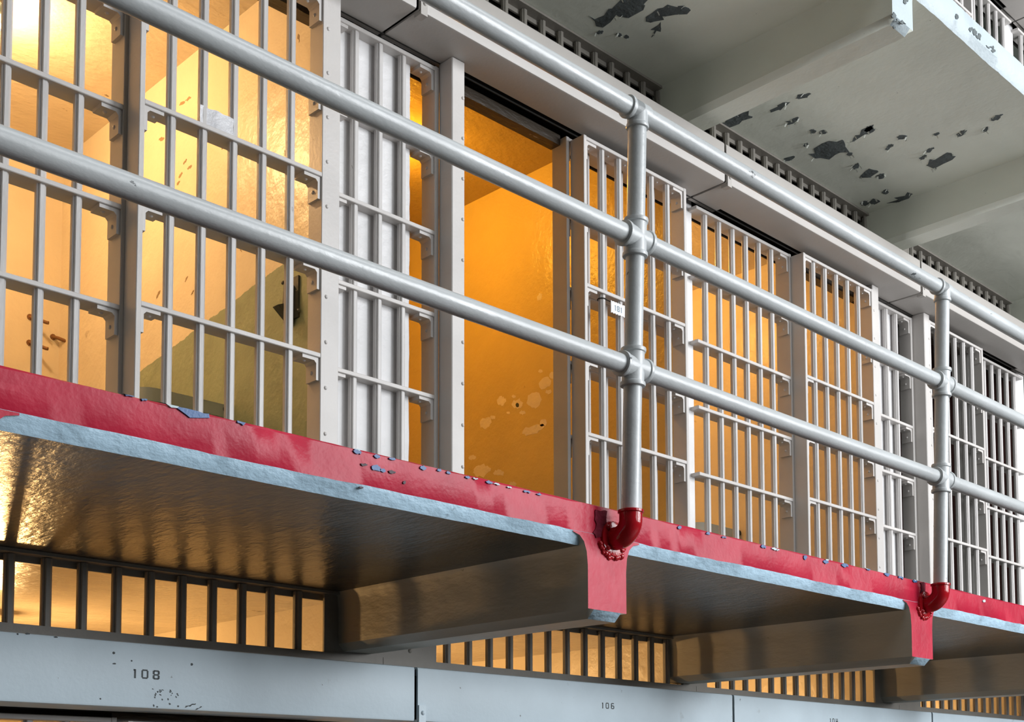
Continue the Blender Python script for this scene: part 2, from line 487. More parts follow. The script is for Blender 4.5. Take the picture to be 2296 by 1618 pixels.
def fixed_grille(k, tier, label):
    """fixed grille of bay k, next to the thin partition, with the lintel bar that runs over the doorway"""
    tn = k if not thick(k) else k + 1
    sg = 1 if tn == k else -1
    xs = [P(tn) + sg * (0.030), P(tn) + sg * 0.775]
    xa, xb = sorted(xs)
    root = thing('fixed_grille', ((xa + xb) / 2, YG, tier * T - (0.045 if tier == 1 else 0)), label, 'grille', 'fixed grilles')
    bars = [P(tn) + sg * (0.130 + 0.1015 * i) - root.location.x for i in range(6)]
    barred_panel(root, xa - root.location.x, xb - root.location.x, bars, 0.003, 0.072, top_rivets=False, levels=GLEV, ends=(sg < 0, sg > 0))
    ls, le = sorted((P(tn) + sg * 0.775, P(tn) + sg * (S - 0.24)))
    l = MB().box(ls - root.location.x, le - root.location.x, 0.035, 0.085, 1.762, 1.802)
    link('lintel_bar', l.mesh('lintel_bar', 'lintel'), root)
    return root

def rivet_row(x, y, n=12, z0=0.075, dz=0.145, nrm=(0, -1, 0)):
    b = MB()
    for i in range(n):
        b.dome((x, y, z0 + dz * i), nrm, 0.0068, 0.0045, seg=10)
    return b

def jamb_grille(k, tier, label):
    """narrow grille over the infill plate in front of the thick partition, between two riveted jambs"""
    root = thing('jamb_grille', (P(k), YG, tier * T), label, 'grille', 'narrow grilles between jambs')
    barred_panel(root, -0.2368, 0.2368, [-0.116, -0.015, 0.086], 0.0, 0.066, top_rivets=False, stw=0.020, levels=GLEV)
    for sg in (-1, 1):
        def mk(sg=sg):
            x0, x1 = sorted((sg * 0.237, sg * 0.2965))
            e = 0.003
            b = MB().prism([(x0 + e, YD - YG), (x1 - e, YD - YG), (x1, YD - YG + e), (x1, 0.0), (x0, 0.0), (x0, YD - YG + e)], 'z', 0, 1.80)
            return b.mesh('jamb', 'steel')
        j = link('jamb', cached(('jamb', sg), mk), root)
        link('rivet_heads', cached(('jriv', sg), lambda: rivet_row(sg * 0.287, YD - YG).mesh('rivet_heads', 'steel')), j, kind='stuff')
    def plate():
        b = MB()
        n = 60
        rnd = random.Random(2)
        xr = [0.137 + rnd.uniform(-0.0015, 0.0015) for _ in range(n + 1)]
        zs = [0.0 + 1.80 * i / n for i in range(n + 1)]
        o = len(b.v)
        for z, x in zip(zs, xr):
            b.v += [(-0.215, 0.040, z), (x, 0.040, z), (x, 0.046, z), (-0.215, 0.046, z)]
        for i in range(n):
            for q in range(4):
                b.face([i * 4 + q, i * 4 + (q + 1) % 4, (i + 1) * 4 + (q + 1) % 4, (i + 1) * 4 + q])
        b.face([0, 1, 2, 3]); b.face([n * 4 + q for q in range(4)])
        return b.mesh('infill_plate', 'plate')
    link('infill_plate', cached('infill', plate), root)
    return root

# stencilled figures from short strokes (thickness 0.6 mm)
GLYPH = {  # strokes in a 0..1 x 0..1 box: (x0,z0,x1,z1)
    '0': [(0, .12, .22, .88), (.78, .12, 1, .88), (.14, .84, .86, 1), (.14, 0, .86, .16)],
    '1': [(.35, 0, .75, .96), (.20, .80, .5, .96)],
    '4': [(0, .34, .22, 1), (0, .28, 1, .46), (.62, 0, .86, 1)],
    '6': [(0, .10, .24, .90), (.14, .84, .9, 1), (.14, .44, .86, .60), (.76, .10, 1, .50), (.14, 0, .86, .16)],
    '8': [(0, .08, .26, .44), (.74, .08, 1, .44), (0, .56, .26, .92), (.74, .56, 1, .92), (.14, .84, .86, 1), (.14, .42, .86, .58), (.14, 0, .86, .16)],
}
def figures(text, h, w, gap, mat, y0=-0.0006):
    b = MB(); x = 0.0
    for ch in text:
        ww = w * (0.62 if ch == '1' else 1.0)
        for a, c, d, e in GLYPH[ch]:
            b.box(x + a * ww, x + d * ww, y0, 0.0, c * h, e * h)
        x += ww + gap
    return b.mesh('stencilled_number', mat), x - gap

def header(k, tier, label, mat, number=None, nx=0.0, nz=0.0, nh=0.024):
    xa, xb = J(k) + 0.007, J(k + 1) - 0.007
    root = thing('door_header', ((xa + xb) / 2, YHF, tier * T - (0.045 if tier == 1 else 0)), label, 'header', 'door header boxes')
    xa -= root.location.x; xb -= root.location.x
    e = 0.008
    yb = 1.098 - YHF; yt = 1.118 - YHF; t = 0.007
    # open channel: front plate, bottom lip, top plate
    sec = [(yb, HB), (e, HB), (e * 0.3, HB + e * 0.3), (0, HB + e), (0, HT - e), (e * 0.3, HT - e * 0.3), (e, HT), (yt, HT), (yt, HT - t), (t, HT - t), (t, HB + t), (yb, HB + t)]
    link('track_box', MB().prism(sec, 'x', xa, xb).mesh('track_box', mat), root)
    rx = root.location.x
    fx0, fx1 = J(k) - rx, J(k + 1) - rx
    ln = MB().prism([(yb, 1.868), (1.222 - YHF, 1.868), (1.222 - YHF, 1.775), (1.214 - YHF, 1.775), (1.214 - YHF, 1.860), (yb, 1.860)], 'x', fx0, fx1)
    ln.box(fx0, fx1, 1.119 - YHF, 1.123 - YHF, 1.80, HT - 0.001)
    link('track_blackout', ln.mesh('track_blackout', 'near_black'), root)  # added near-black sheets: block cell glow, stand in for darkness inside the track
    if thick(k): spans = [(xa, P(k) + 0.300 - rx), (P(k + 1) - 0.18 - rx, xb)]
    else: spans = [(xa, P(k) + 0.18 - rx), (P(k + 1) - 0.300 - rx, xb)]
    for u0, u1 in spans:
        link('soffit_plate', MB().box(u0, u1, yb, 1.142 - YHF, HB + 0.0003, HB + t).mesh('soffit_plate', mat), root)
    # clip with bolt at the left end
    c = MB().prism([(-0.004, HB - 0.012), (0.030, HB - 0.012), (0.030, HB + 0.0), (-0.001, HB + 0.0), (-0.001, HB + 0.052), (-0.004, HB + 0.052)], 'x', xa + 0.002, xa + 0.030)
    c.dome((xa + 0.018, -0.004, HB + 0.028), (0, -1, 0), 0.008)
    link('joint_clip', c.mesh('joint_clip', mat), root)
    if number:
        me, w = figures(number, nh, nh * 0.80, nh * 0.52, 'ink')
        link('stencilled_number', me, root, (nx - root.location.x, 0.0, nz))
    return root

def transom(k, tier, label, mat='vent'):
    """short bars between the header and the walkway soffit"""
    xa, xb = P(k), P(k + 1)
    root = thing('vent_grille', ((xa + xb) / 2, YG, tier * T), label, 'grille', 'vent grilles under the walkways')
    cx = root.location.x
    zt = T + ZSO
    tn = k if not thick(k) else k + 1
    sg = 1 if tn == k else -1
    hgt = zt - 0.012 - 1.976
    for i in range(14):
        x = P(tn) + sg * ((0.093 if tier == 0 else 0.075) + 0.0998 * i)
        if abs(x - P(k + 1 if tn == k else k)) < 0.24: continue
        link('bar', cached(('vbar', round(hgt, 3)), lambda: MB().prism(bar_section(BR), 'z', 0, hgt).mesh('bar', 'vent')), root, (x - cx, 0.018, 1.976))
    b = MB().box(xa - cx + 0.001, xb - cx - 0.001, 0.0, 0.05, 1.974, 2.020)
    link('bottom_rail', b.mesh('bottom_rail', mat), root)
    b = MB().prism([(-0.014, zt - 0.010), (-0.014, zt - 0.001), (0.036, zt - 0.001), (0.036, zt - 0.028), (0.028, zt - 0.028), (0.028, zt - 0.010)], 'x', xa - cx + 0.10, xb - cx - 0.10)
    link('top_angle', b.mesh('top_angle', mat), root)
    thk = k + 1 if tn == k else k
    sx = -1 if thk == k + 1 else 1
    x0, x1 = sorted((P(thk) + sx * 0.0, P(thk) + sx * 0.232))
    b = MB().box(x0 - cx, x1 - cx, 0.004, 0.012, 1.976, zt - 0.001)
    b.dome(((x0 + x1) / 2 - cx, 0.004, 2.05), (0, -1, 0), 0.008)
    b.dome(((x0 + x1) / 2 - cx, 0.004, 2.15), (0, -1, 0), 0.008)
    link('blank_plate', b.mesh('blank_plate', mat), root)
    if tier >= 0:
        link('backing_plate', MB().box(xa - cx, xb - cx, 0.052, 0.060, 1.976, zt).mesh('backing_plate', 'near_black'), root)
    x0, x1 = sorted((P(tn), P(tn) + sg * 0.07))
    b = MB().box(x0 - cx, x1 - cx, 0.004, 0.012, 1.976, zt - 0.001)
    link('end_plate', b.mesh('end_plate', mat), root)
    return root

# ---- middle tier
door(0, 0, 'closed barred door of the cell with the lit bulb and green lower wall')
door(1, 0, 'barred door slid open beside the orange doorway, white 181 tag hanging on it', opened=True)
door(2, 0, 'closed barred door midway between the two railing posts, warm cell behind it')
door(3, 0, 'closed barred door just right of the right railing post, dark cell behind it')
fixed_grille(0, 0, 'fixed bar grille left of the closed door, ceiling bulb glowing behind it')
fixed_grille(1, 0, 'fixed bar grille tucked behind the open door that carries the 181 tag')
fixed_grille(2, 0, 'fixed bar grille directly right of the open door, blue-grey shelf behind it')
fixed_grille(3, 0, 'fixed bar grille at the right edge of the photo, dark maroon cell behind it')
jamb_grille(1, 0, 'narrow grille over a white plate between riveted jambs, left of the orange doorway')
jamb_grille(3, 0, 'narrow grille over a white plate between riveted jambs, left of the right railing post')
header(0, 0, 'pale header box over the closed door at the top edge of the photo', 'header')
header(1, 0, 'pale header box over the open orange doorway', 'header')
header(2, 0, 'pale header box over the closed door between the two railing posts', 'header')
header(3, 0, 'pale header box right of the right railing post', 'header')
transom(1, 0, 'short vent bars above the header of the orange doorway')
transom(2, 0, 'short vent bars above the header between the two railing posts')
transom(3, 0, 'short vent bars above the header right of the right railing post')
# ---- lower tier
low_header = header(0, -1, 'dusty grey header box stencilled 108 at the bottom left', 'header_low', '108', -0.895, 1.880, 0.0245)
header(1, -1, 'dusty grey header box stencilled 106 at the bottom middle', 'header_low', '106', 0.938, 1.882, 0.022)
header(2, -1, 'dusty grey header box stencilled 104, cut by the bottom edge of the photo', 'header_low', '104', 2.470, 1.884, 0.022)
header(3, -1, 'dusty grey header box without a number in the bottom right corner', 'header_low')
transom(0, -1, 'vent bars under the walkway at the far left, brightest cell behind them')
transom(1, -1, 'vent bars below the red elbow of the left post, warm cell behind')
transom(2, -1, 'vent bars below the red elbow of the right post, partly hidden by a beam')
transom(3, -1, 'vent bars in the bottom right corner under the red walkway')
fixed_grille(0, -1, 'top of a fixed bar grille showing just under the 108 header')
door(0, -1, 'top of a barred door showing just under the 108 header')
# ---- upper tier
door(3, 1, 'barred door of the top tier in the upper right corner, cell dark')
fixed_grille(3, 1, 'fixed bar grille of the top tier in the upper right corner')
header(3, 1, 'header box of the top tier in the upper right corner', 'header')
fixed_grille(4, 1, 'fixed bar grille of the top tier cut by the right edge of the photo')
header(4, 1, 'header box of the top tier beyond the upper right corner', 'header')
jamb_grille(3, 1, 'narrow grille of the top tier behind the white walkway edge')

# ------------------------------------------------------------------ pipe railing
RZ = [1.0375, 0.7011, 0.3588]
LEAN = -0.0347
def ry(z): return LEAN * z
rail = thing('pipe_railing', (0, 0, 0), 'grey pipe railing of three rails with red elbow feet on the red-edged walkway', 'railing')
PR = 0.0242
posts = (-1.035, 0, 1, 2)
def bulge(p, d, l, r0, r1):
    """fitting socket from p along d: body with rolled rim"""
    p, d = Vector(p), Vector(d).normalized()
    path = [p, p + d * (l - 0.014), p + d * (l - 0.012), p + d * (l - 0.006), p + d * (l - 0.002), p + d * l]
    return path, [r0, r0, r1, r1 + 0.001, r1, PR * 0.98]
for k in posts:
    x = k * S
    pm = MB().tube([(x, ry(-0.03), -0.03), (x, ry(RZ[0]), RZ[0])], PR, 28)
    link('post', pm.mesh('post', 'rail'), rail)
    for i, z in enumerate(RZ):
        b = MB()
        c = (x, ry(z), z)
        dirs = ([(1, 0, 0)] if i else []) + [(-1, 0, 0), (0, LEAN * -1, -1)] + ([(0, LEAN, 1)] if i else [])
        for d in dirs:
            l = 0.052 if i else 0.046
            pa, ra = bulge(c, d, l, PR + (0.0052 if i else 0.003), PR + (0.0085 if i else 0.005))
            b.tube(pa, 0, 28, radii=ra)
        if not i:
            b.tube([(x - 0.03, ry(z), z), (x + 0.03, ry(z), z)], PR + 0.003, 28)
        link('cross_fitting' if i else 'tee_fitting', b.mesh('fitting', 'rail'), rail)
    # red elbow down into the beam face
    e = MB()
    rb = 0.044
    zt = -0.018
    path = [(x, 0, zt), (x, 0, zt - 0.02)]
    for i in range(1, 13):
        t = math.pi / 2 * i / 12
        path.append((x, rb - rb * math.cos(t), zt - 0.02 - rb * math.sin(t)))
    path.append((x, YF + 0.02, zt - 0.02 - rb))
    e.tube(path, PR + 0.0062, 28)
    e.tube([(x, 0, zt - 0.006), (x, 0, zt - 0.004), (x, 0, zt + 0.002), (x, 0, zt + 0.004)], 0, 28, radii=[PR + 0.006, PR + 0.0098, PR + 0.0098, PR + 0.006])
    el = link('elbow_foot', e.mesh('elbow_foot', 'red_pipe'), rail, label='glossy red pipe elbow')
    zc = zt - 0.02 - rb
    fl = MB()
    rnd = random.Random(int(k) + 11)
    fl.tube([(x, YF - 0.010, zc), (x, YF - 0.008, zc), (x, YF + 0.004, zc)], 0, 26, radii=[PR + 0.012, PR + 0.022, PR + 0.024])
    for i in range(4):
        t = math.pi / 4 + i * math.pi / 2
        fl.dome((x + 0.038 * math.cos(t), YF - 0.008, zc + 0.038 * math.sin(t)), (0, -1, 0), 0.008, 0.007)
    # clot of old paint and mortar below the flange
    for i in range(16):
        t = math.pi * (1.12 + 0.76 * i / 15)
        rr = 0.050 + rnd.uniform(-0.003, 0.005)
        fl.dome((x - 0.004 + rr * math.cos(t), YF - 0.001, zc + rr * math.sin(t)), (0, -1, 0), rnd.uniform(0.006, 0.010), rnd.uniform(0.004, 0.010), seg=8)
    link('wall_flange', fl.mesh('wall_flange', 'red_pipe'), rail)
for a, b_ in zip(posts, posts[1:]):
    for z in RZ:
        n = 10
        path = [(a * S + (b_ - a) * S * i / n, ry(z), z - 0.002 * math.sin(math.pi * i / n)) for i in range(n + 1)]
        link('rail', MB().tube(path, PR, 28).mesh('rail', 'rail'), rail)

# ------------------------------------------------------------------ bulbs
def bulb(x, y, z, power, color, label, size=0.03, drop=0.0):
    root = thing('ceiling_bulb', (x, y, z - drop), label, 'lamp', 'cell bulbs')
    if drop:
        link('cord', MB().tube([(0, 0, 0.03), (0, 0, drop + 0.04)], 0.004, 8).mesh('cord', 'iron'), root)
    zc = 0.0
    def glass():
        b = MB()
        prof = [(0.004, -0.068), (0.018, -0.063), (0.027, -0.050), (0.030, -0.036), (0.026, -0.020), (0.016, -0.004), (0.012, 0.006)]
        b.tube([(0, 0, q[1]) for q in prof], 0, 20, radii=[q[0] for q in prof])
        return b.mesh('glass', 'bulb')
    link('glass', cached('glass', glass), root)
    link('socket', cached('socket', lambda: MB().tube([(0, 0, 0.004), (0, 0, 0.03), (0, 0, 0.032), (0, 0, 0.04)], 0, 20, radii=[0.016, 0.018, 0.045, 0.045]).mesh('socket', 'iron')), root)
    l = bpy.data.lights.new('bulb_light', 'POINT')
    l.energy, l.color, l.shadow_soft_size = power, color, size
    lo = bpy.data.objects.new('bulb_light', l)
    COL.objects.link(lo)
    lo.parent = root
    lo.location = (0, 0, -0.085)
    return root
WARM = (1.0, 0.56, 0.20)
DEEP = (1.0, 0.45, 0.02)
ZC = T + ZSO - 0.04
bulb(-0.71, 2.47, ZC - 0.03, 48, (1.0, 0.60, 0.27), 'lit bulb on the cell ceiling in the top left corner')
bulb(0.98, 2.25, ZC, 28, DEEP, 'lit bulb in the cell with the open orange doorway')
bulb(2.55, 2.35, ZC, 30, (1.0, 0.47, 0.08), 'lit bulb in the cell between the two railing posts')
bulb(-0.70, 2.30, ZC - T, 27, WARM, 'lower-tier bulb that lights the far left vent bars', drop=0.17)
bulb(0.80, 2.30, ZC - T, 27, WARM, 'lower-tier bulb behind the header stencilled 106')
bulb(2.50, 2.30, ZC - T, 27, WARM, 'lower-tier bulb under the beam of the right post')
bulb(4.20, 2.30, ZC - T, 27, WARM, 'lower-tier bulb behind the vent bars in the bottom right corner')

# ------------------------------------------------------------------ small things on and in the cells
XW = P(1) - 0.07            # right wall of the cell with the green dado
def fold_shelf(x, y, z, label):
    root = thing('fold_down_shelf', (x, y, z), label, 'shelf', 'fold-down shelves')
    w, d, r = 0.36, 0.42, 0.07
    def top():
        pts = []
        for cx, cy, a0 in ((-w + r, r, math.pi), (-w + r, d - r, math.pi / 2)):
            for i in range(7):
                t = a0 + (math.pi / 2) * i / 6 if cy < d / 2 else a0 + (math.pi / 2) * i / 6
                pts.append((cx + r * math.cos(t), cy + r * math.sin(t)))
        left = [( -w + r + r * math.cos(math.pi + math.pi / 2 * (1 - i / 6) ), r + r * math.sin(math.pi + math.pi / 2 * (1 - i / 6))) for i in range(7)]
        back = [( -w + r + r * math.cos(math.pi - math.pi / 2 * (i / 6)), d - r + r * math.sin(math.pi - math.pi / 2 * (i / 6))) for i in range(7)]
        poly = [(0, 0)] + left + back + [(0, d)]
        b = MB().prism(poly, 'z', 0, 0.006)
        # turned-down lip round the edge
        o = len(b.v)
        for px, py in poly: b.v += [(px, py, 0.0), (px, py, -0.042), (px * 0.965 - 0.001, d / 2 + (py - d / 2) * 0.965, -0.042), (px * 0.965 - 0.001, d / 2 + (py - d / 2) * 0.965, 0.0)]
        for i in range(len(poly) - 1):
            for q in range(3):
                b.face([o + i * 4 + q, o + i * 4 + q + 1, o + (i + 1) * 4 + q + 1, o + (i + 1) * 4 + q])
        return b.mesh('shelf_top', 'shelf')
    link('shelf_top', cached('shelf_top', top), root)
    link('hinge', cached('shelf_hinge', lambda: MB().tube([(-0.012, -0.015, -0.012), (-0.012, d + 0.015, -0.012)], 0.014, 14).mesh('hinge', 'iron')), root)
    link('brace', cached('shelf_brace', lambda: MB().tube([(-0.01, d * 0.5, -0.24), (-0.25, d * 0.5, -0.012)], 0.009, 10).mesh('brace', 'iron')), root)
    return root
fold_shelf(XW, 1.97, 0.70, 'blue-grey fold-down shelf with rounded corner on the green lower wall')
fold_shelf(P(3) - 0.07, 2.05, 0.725, 'blue-grey fold-down shelf behind the grille right of the open door')

root = thing('wall_bracket', (XW, 1.56, 0.92), 'dark green iron bracket on the green lower wall beside the closed door', 'bracket')
link('back_plate', MB().box(-0.008, 0, -0.045, 0.045, 0.0, 0.15).mesh('back_plate', 'iron'), root)
link('arm', MB().prism([(-0.008, 0.12), (-0.03, 0.12), (-0.035, 0.05), (-0.075, 0.032), (-0.035, 0.0), (-0.008, -0.02)], 'y', -0.02, 0.012).mesh('arm', 'iron'), root)
for i, (yy, zz) in enumerate(((-0.05, 0.02), (0.05, 0.15))):
    b = MB().dome((-0.008, yy, zz), (-1, 0, 0), 0.008)
    link('bolt', b.mesh('bolt', 'iron'), root)

for i, (x, z, lb) in enumerate(((0.03 - 0.16, 1.42, 'rusty coat peg on the rear cell wall, highest of three'), (0.03 - 0.16, 1.30, 'rusty coat peg on the rear cell wall, middle of three'), (0.03 - 0.05, 1.355, 'rusty coat peg on the rear cell wall, nearest the corner'))):
    g = thing('coat_peg', (x, YBACK, z), lb, 'peg', 'coat pegs on the rear wall')
    link('pin', MB().tube([(0, 0, 0), (0.010, -0.03, -0.010), (0.045, -0.075, -0.034), (0.052, -0.082, -0.036)], 0.008, 8).mesh('pin', 'rust'), g)
    link('base', MB().tube([(0, 0.0, 0), (0, -0.004, 0)], 0.014, 10).mesh('base', 'rust'), g)

# white 181 tag tied to the open door
root = thing('number_tag', (1.131, YD - 0.012, 1.156), 'small white plastic tag reading 181 tied to a door bar with black wire', 'tag')
def tag_outline():
    w, h = 0.084, 0.046
    pts = []
    for i in range(12): pts.append((w * i / 11, -h + (0.002 if i % 2 else -0.002)))
    pts += [(w + 0.001, -h / 2), (w, 0)]
    for i in range(12): pts.append((w * (11 - i) / 11, (0.0015 if i % 2 else -0.001)))
    return pts
pl = MB().prism(tag_outline(), 'y', 0, 0.003).mesh('plate', 'tag')
link('plate', pl, root, (0, 0.0, 0))
me, w = figures('181', 0.022, 0.0145, 0.006, 'tag_ink', -0.0008)
link('stencilled_number', me, root, (0.020, 0.0, -0.034))
ring = MB()
cxr, cyr = 1.1135 - 1.131, 0.012 + 0.066 * 0.32
ring.tube([(cxr + 0.0165 * math.cos(t * math.pi / 8), cyr + 0.0165 * math.sin(t * math.pi / 8), 0.008) for t in range(17)], 0.0022, 6, caps=False)
ring.tube([(cxr + 0.012, cyr - 0.012, 0.008), (0.004, 0.001, -0.006)], 0.0018, 6)
link('tie', ring.mesh('tie', 'near_black'), root)

# grey tape between two bars of the closed door
root = thing('tape_strip', (-0.64, YD, 1.1955), 'grey tape strip stretched between two bars, standing on a crossbar', 'tape')
tp = MB()
n = 14
x0, x1 = -0.7375 + 0.64 + 0.004, -0.534 - 0.002 + 0.64 
x0, x1 = -0.012, 0.104
rows = []
for i in range(n + 1):
    t = i / n
    y = 0.006 + 0.002 * math.sin(t * 9) 
    zt_ = 0.054 + 0.0016 * math.sin(t * 17)
    rows.append((x0 + (x1 - x0) * t, y, zt_))
for x, y, z_ in rows:
    tp.v += [(x, y, 0.0), (x, y + 0.0012, z_ * 0.5), (x, y, z_), (x, y + 0.002, z_), (x, y + 0.002, 0.0)]
for i in range(n):
    for q in range(5):
        tp.face([i * 5 + q, i * 5 + (q + 1) % 5, (i + 1) * 5 + (q + 1) % 5, (i + 1) * 5 + q])
tp.face([0, 1, 2, 3, 4]); tp.face([n * 5 + q for q in range(5)])
link('strip', tp.mesh('strip', 'tape'), root)

# ------------------------------------------------------------------ flaked paint, chips and stains (each follows the surface it lies on)
PEEL = [[(0.979, 1.02), (1.048, 1.031), (1.05, 0.982), (1.047, 0.938), (1.071, 0.892), (1.078, 0.81), (1.037, 0.797), (0.981, 0.837), (0.983, 0.901), (0.993, 0.959)], [(1.151, 0.877), (1.185, 0.859), (1.182, 0.808), (1.2, 0.775), (1.222, 0.719), (1.18, 0.71), (1.159, 0.746), (1.124, 0.772), (1.138, 0.827)], [(1.24, 0.917), (1.237, 0.888), (1.231, 0.854), (1.2, 0.844), (1.209, 0.883)], [(2.494, 1.007), (2.557, 0.992), (2.581, 0.923), (2.589, 0.869), (2.535, 0.81), (2.468, 0.82), (2.452, 0.868), (2.464, 0.934)], [(2.532, 0.812), (2.537, 0.77), (2.506, 0.707), (2.496, 0.663), (2.461, 0.666), (2.485, 0.728), (2.493, 0.773)], [(2.852, 0.946), (2.874, 0.919), (2.86, 0.865), (2.819, 0.856), (2.812, 0.899)], [(2.978, 0.679), (3.025, 0.663), (2.999, 0.6), (2.986, 0.531), (2.949, 0.526), (2.941, 0.586), (2.942, 0.631)], [(3.202, 0.98), (3.215, 0.928), (3.197, 0.86), (3.168, 0.855), (3.163, 0.919)], [(1.957, 1.206), (2.014, 1.194), (2.04, 1.115), (2.012, 1.028), (2.025, 0.985), (1.969, 0.988), (1.954, 1.053), (1.937, 1.137)], [(2.4, 0.944), (2.41, 0.953), (2.413, 0.965), (2.408, 0.973), (2.397, 0.973), (2.387, 0.964), (2.383, 0.952), (2.389, 0.944)], [(2.472, 0.663), (2.489, 0.673), (2.498, 0.689), (2.495, 0.701), (2.48, 0.703), (2.463, 0.693), (2.454, 0.677), (2.458, 0.665)], [(2.66, 0.598), (2.67, 0.61), (2.669, 0.625), (2.656, 0.636), (2.639, 0.635), (2.629, 0.623), (2.631, 0.608), (2.644, 0.597)], [(2.683, 0.678), (2.698, 0.688), (2.708, 0.705), (2.706, 0.72), (2.694, 0.723), (2.679, 0.712), (2.669, 0.695), (2.671, 0.68)], [(2.795, 0.212), (2.81, 0.223), (2.818, 0.245), (2.815, 0.264), (2.802, 0.27), (2.788, 0.258), (2.78, 0.236), (2.783, 0.217)], [(2.805, 0.386), (2.82, 0.397), (2.831, 0.416), (2.83, 0.432), (2.819, 0.437), (2.803, 0.426), (2.792, 0.407), (2.793, 0.391)], [(2.325, 0.861), (2.334, 0.871), (2.332, 0.881), (2.32, 0.885), (2.305, 0.88), (2.296, 0.87), (2.298, 0.86), (2.31, 0.856)], [(2.368, 0.83), (2.376, 0.841), (2.373, 0.852), (2.36, 0.857), (2.345, 0.852), (2.336, 0.842), (2.34, 0.831), (2.353, 0.826)], [(2.176, 0.85), (2.194, 0.866), (2.202, 0.893), (2.195, 0.914), (2.178, 0.918), (2.161, 0.901), (2.153, 0.874), (2.159, 0.853)], [(1.569, 0.746), (1.576, 0.755), (1.575, 0.767), (1.568, 0.776), (1.559, 0.776), (1.552, 0.768), (1.553, 0.756), (1.56, 0.747)], [(2.038, 0.811), (2.05, 0.83), (2.056, 0.867), (2.051, 0.901), (2.039, 0.911), (2.027, 0.892), (2.022, 0.855), (2.027, 0.822)], [(2.045, 0.711), (2.054, 0.725), (2.052, 0.75), (2.04, 0.77), (2.026, 0.774), (2.017, 0.76), (2.019, 0.735), (2.031, 0.715)], [(2.733, 0.878), (2.752, 0.889), (2.763, 0.906), (2.759, 0.92), (2.744, 0.921), (2.725, 0.909), (2.714, 0.892), (2.717, 0.879)], [(2.913, 0.849), (2.931, 0.862), (2.939, 0.879), (2.93, 0.89), (2.912, 0.889), (2.894, 0.876), (2.887, 0.859), (2.895, 0.848)], [(3.073, 0.917), (3.089, 0.928), (3.095, 0.943), (3.088, 0.953), (3.072, 0.953), (3.056, 0.941), (3.05, 0.926), (3.057, 0.916)], [(3.138, 0.999), (3.154, 1.016), (3.154, 1.039), (3.138, 1.055), (3.115, 1.054), (3.099, 1.037), (3.099, 1.013), (3.116, 0.998)], [(3.12, 1.053), (3.135, 1.067), (3.133, 1.08), (3.117, 1.085), (3.094, 1.078), (3.08, 1.063), (3.081, 1.05), (3.098, 1.046)], [(2.451, 1.05), (2.464, 1.064), (2.468, 1.088), (2.46, 1.107), (2.446, 1.11), (2.433, 1.095), (2.429, 1.071), (2.437, 1.053)], [(2.624, 0.853), (2.631, 0.862), (2.629, 0.87), (2.619, 0.874), (2.606, 0.87), (2.598, 0.862), (2.6, 0.853), (2.611, 0.849)], [(2.843, 0.561), (2.856, 0.571), (2.866, 0.587), (2.865, 0.602), (2.856, 0.606), (2.842, 0.596), (2.833, 0.58), (2.834, 0.565)], [(2.883, 0.617), (2.896, 0.625), (2.905, 0.641), (2.904, 0.654), (2.894, 0.658), (2.881, 0.649), (2.872, 0.633), (2.873, 0.62)], [(2.739, 0.48), (2.747, 0.487), (2.749, 0.497), (2.745, 0.506), (2.737, 0.507), (2.729, 0.501), (2.726, 0.49), (2.73, 0.481)], [(2.849, 0.302), (2.863, 0.309), (2.875, 0.324), (2.879, 0.337), (2.871, 0.342), (2.857, 0.335), (2.845, 0.32), (2.841, 0.307)], [(1.665, 1.054), (1.671, 1.065), (1.666, 1.076), (1.654, 1.081), (1.64, 1.077), (1.634, 1.066), (1.639, 1.055), (1.652, 1.05)], [(1.083, 1.032), (1.087, 1.04), (1.085, 1.051), (1.078, 1.058), (1.069, 1.056), (1.064, 1.048), (1.067, 1.037), (1.074, 1.031)], [(1.152, 0.995), (1.155, 1.003), (1.152, 1.011), (1.143, 1.015), (1.134, 1.012), (1.131, 1.004), (1.134, 0.996), (1.143, 0.992)], [(1.181, 0.983), (1.185, 0.991), (1.182, 0.998), (1.174, 1.001), (1.166, 0.998), (1.162, 0.99), (1.164, 0.983), (1.172, 0.98)]]
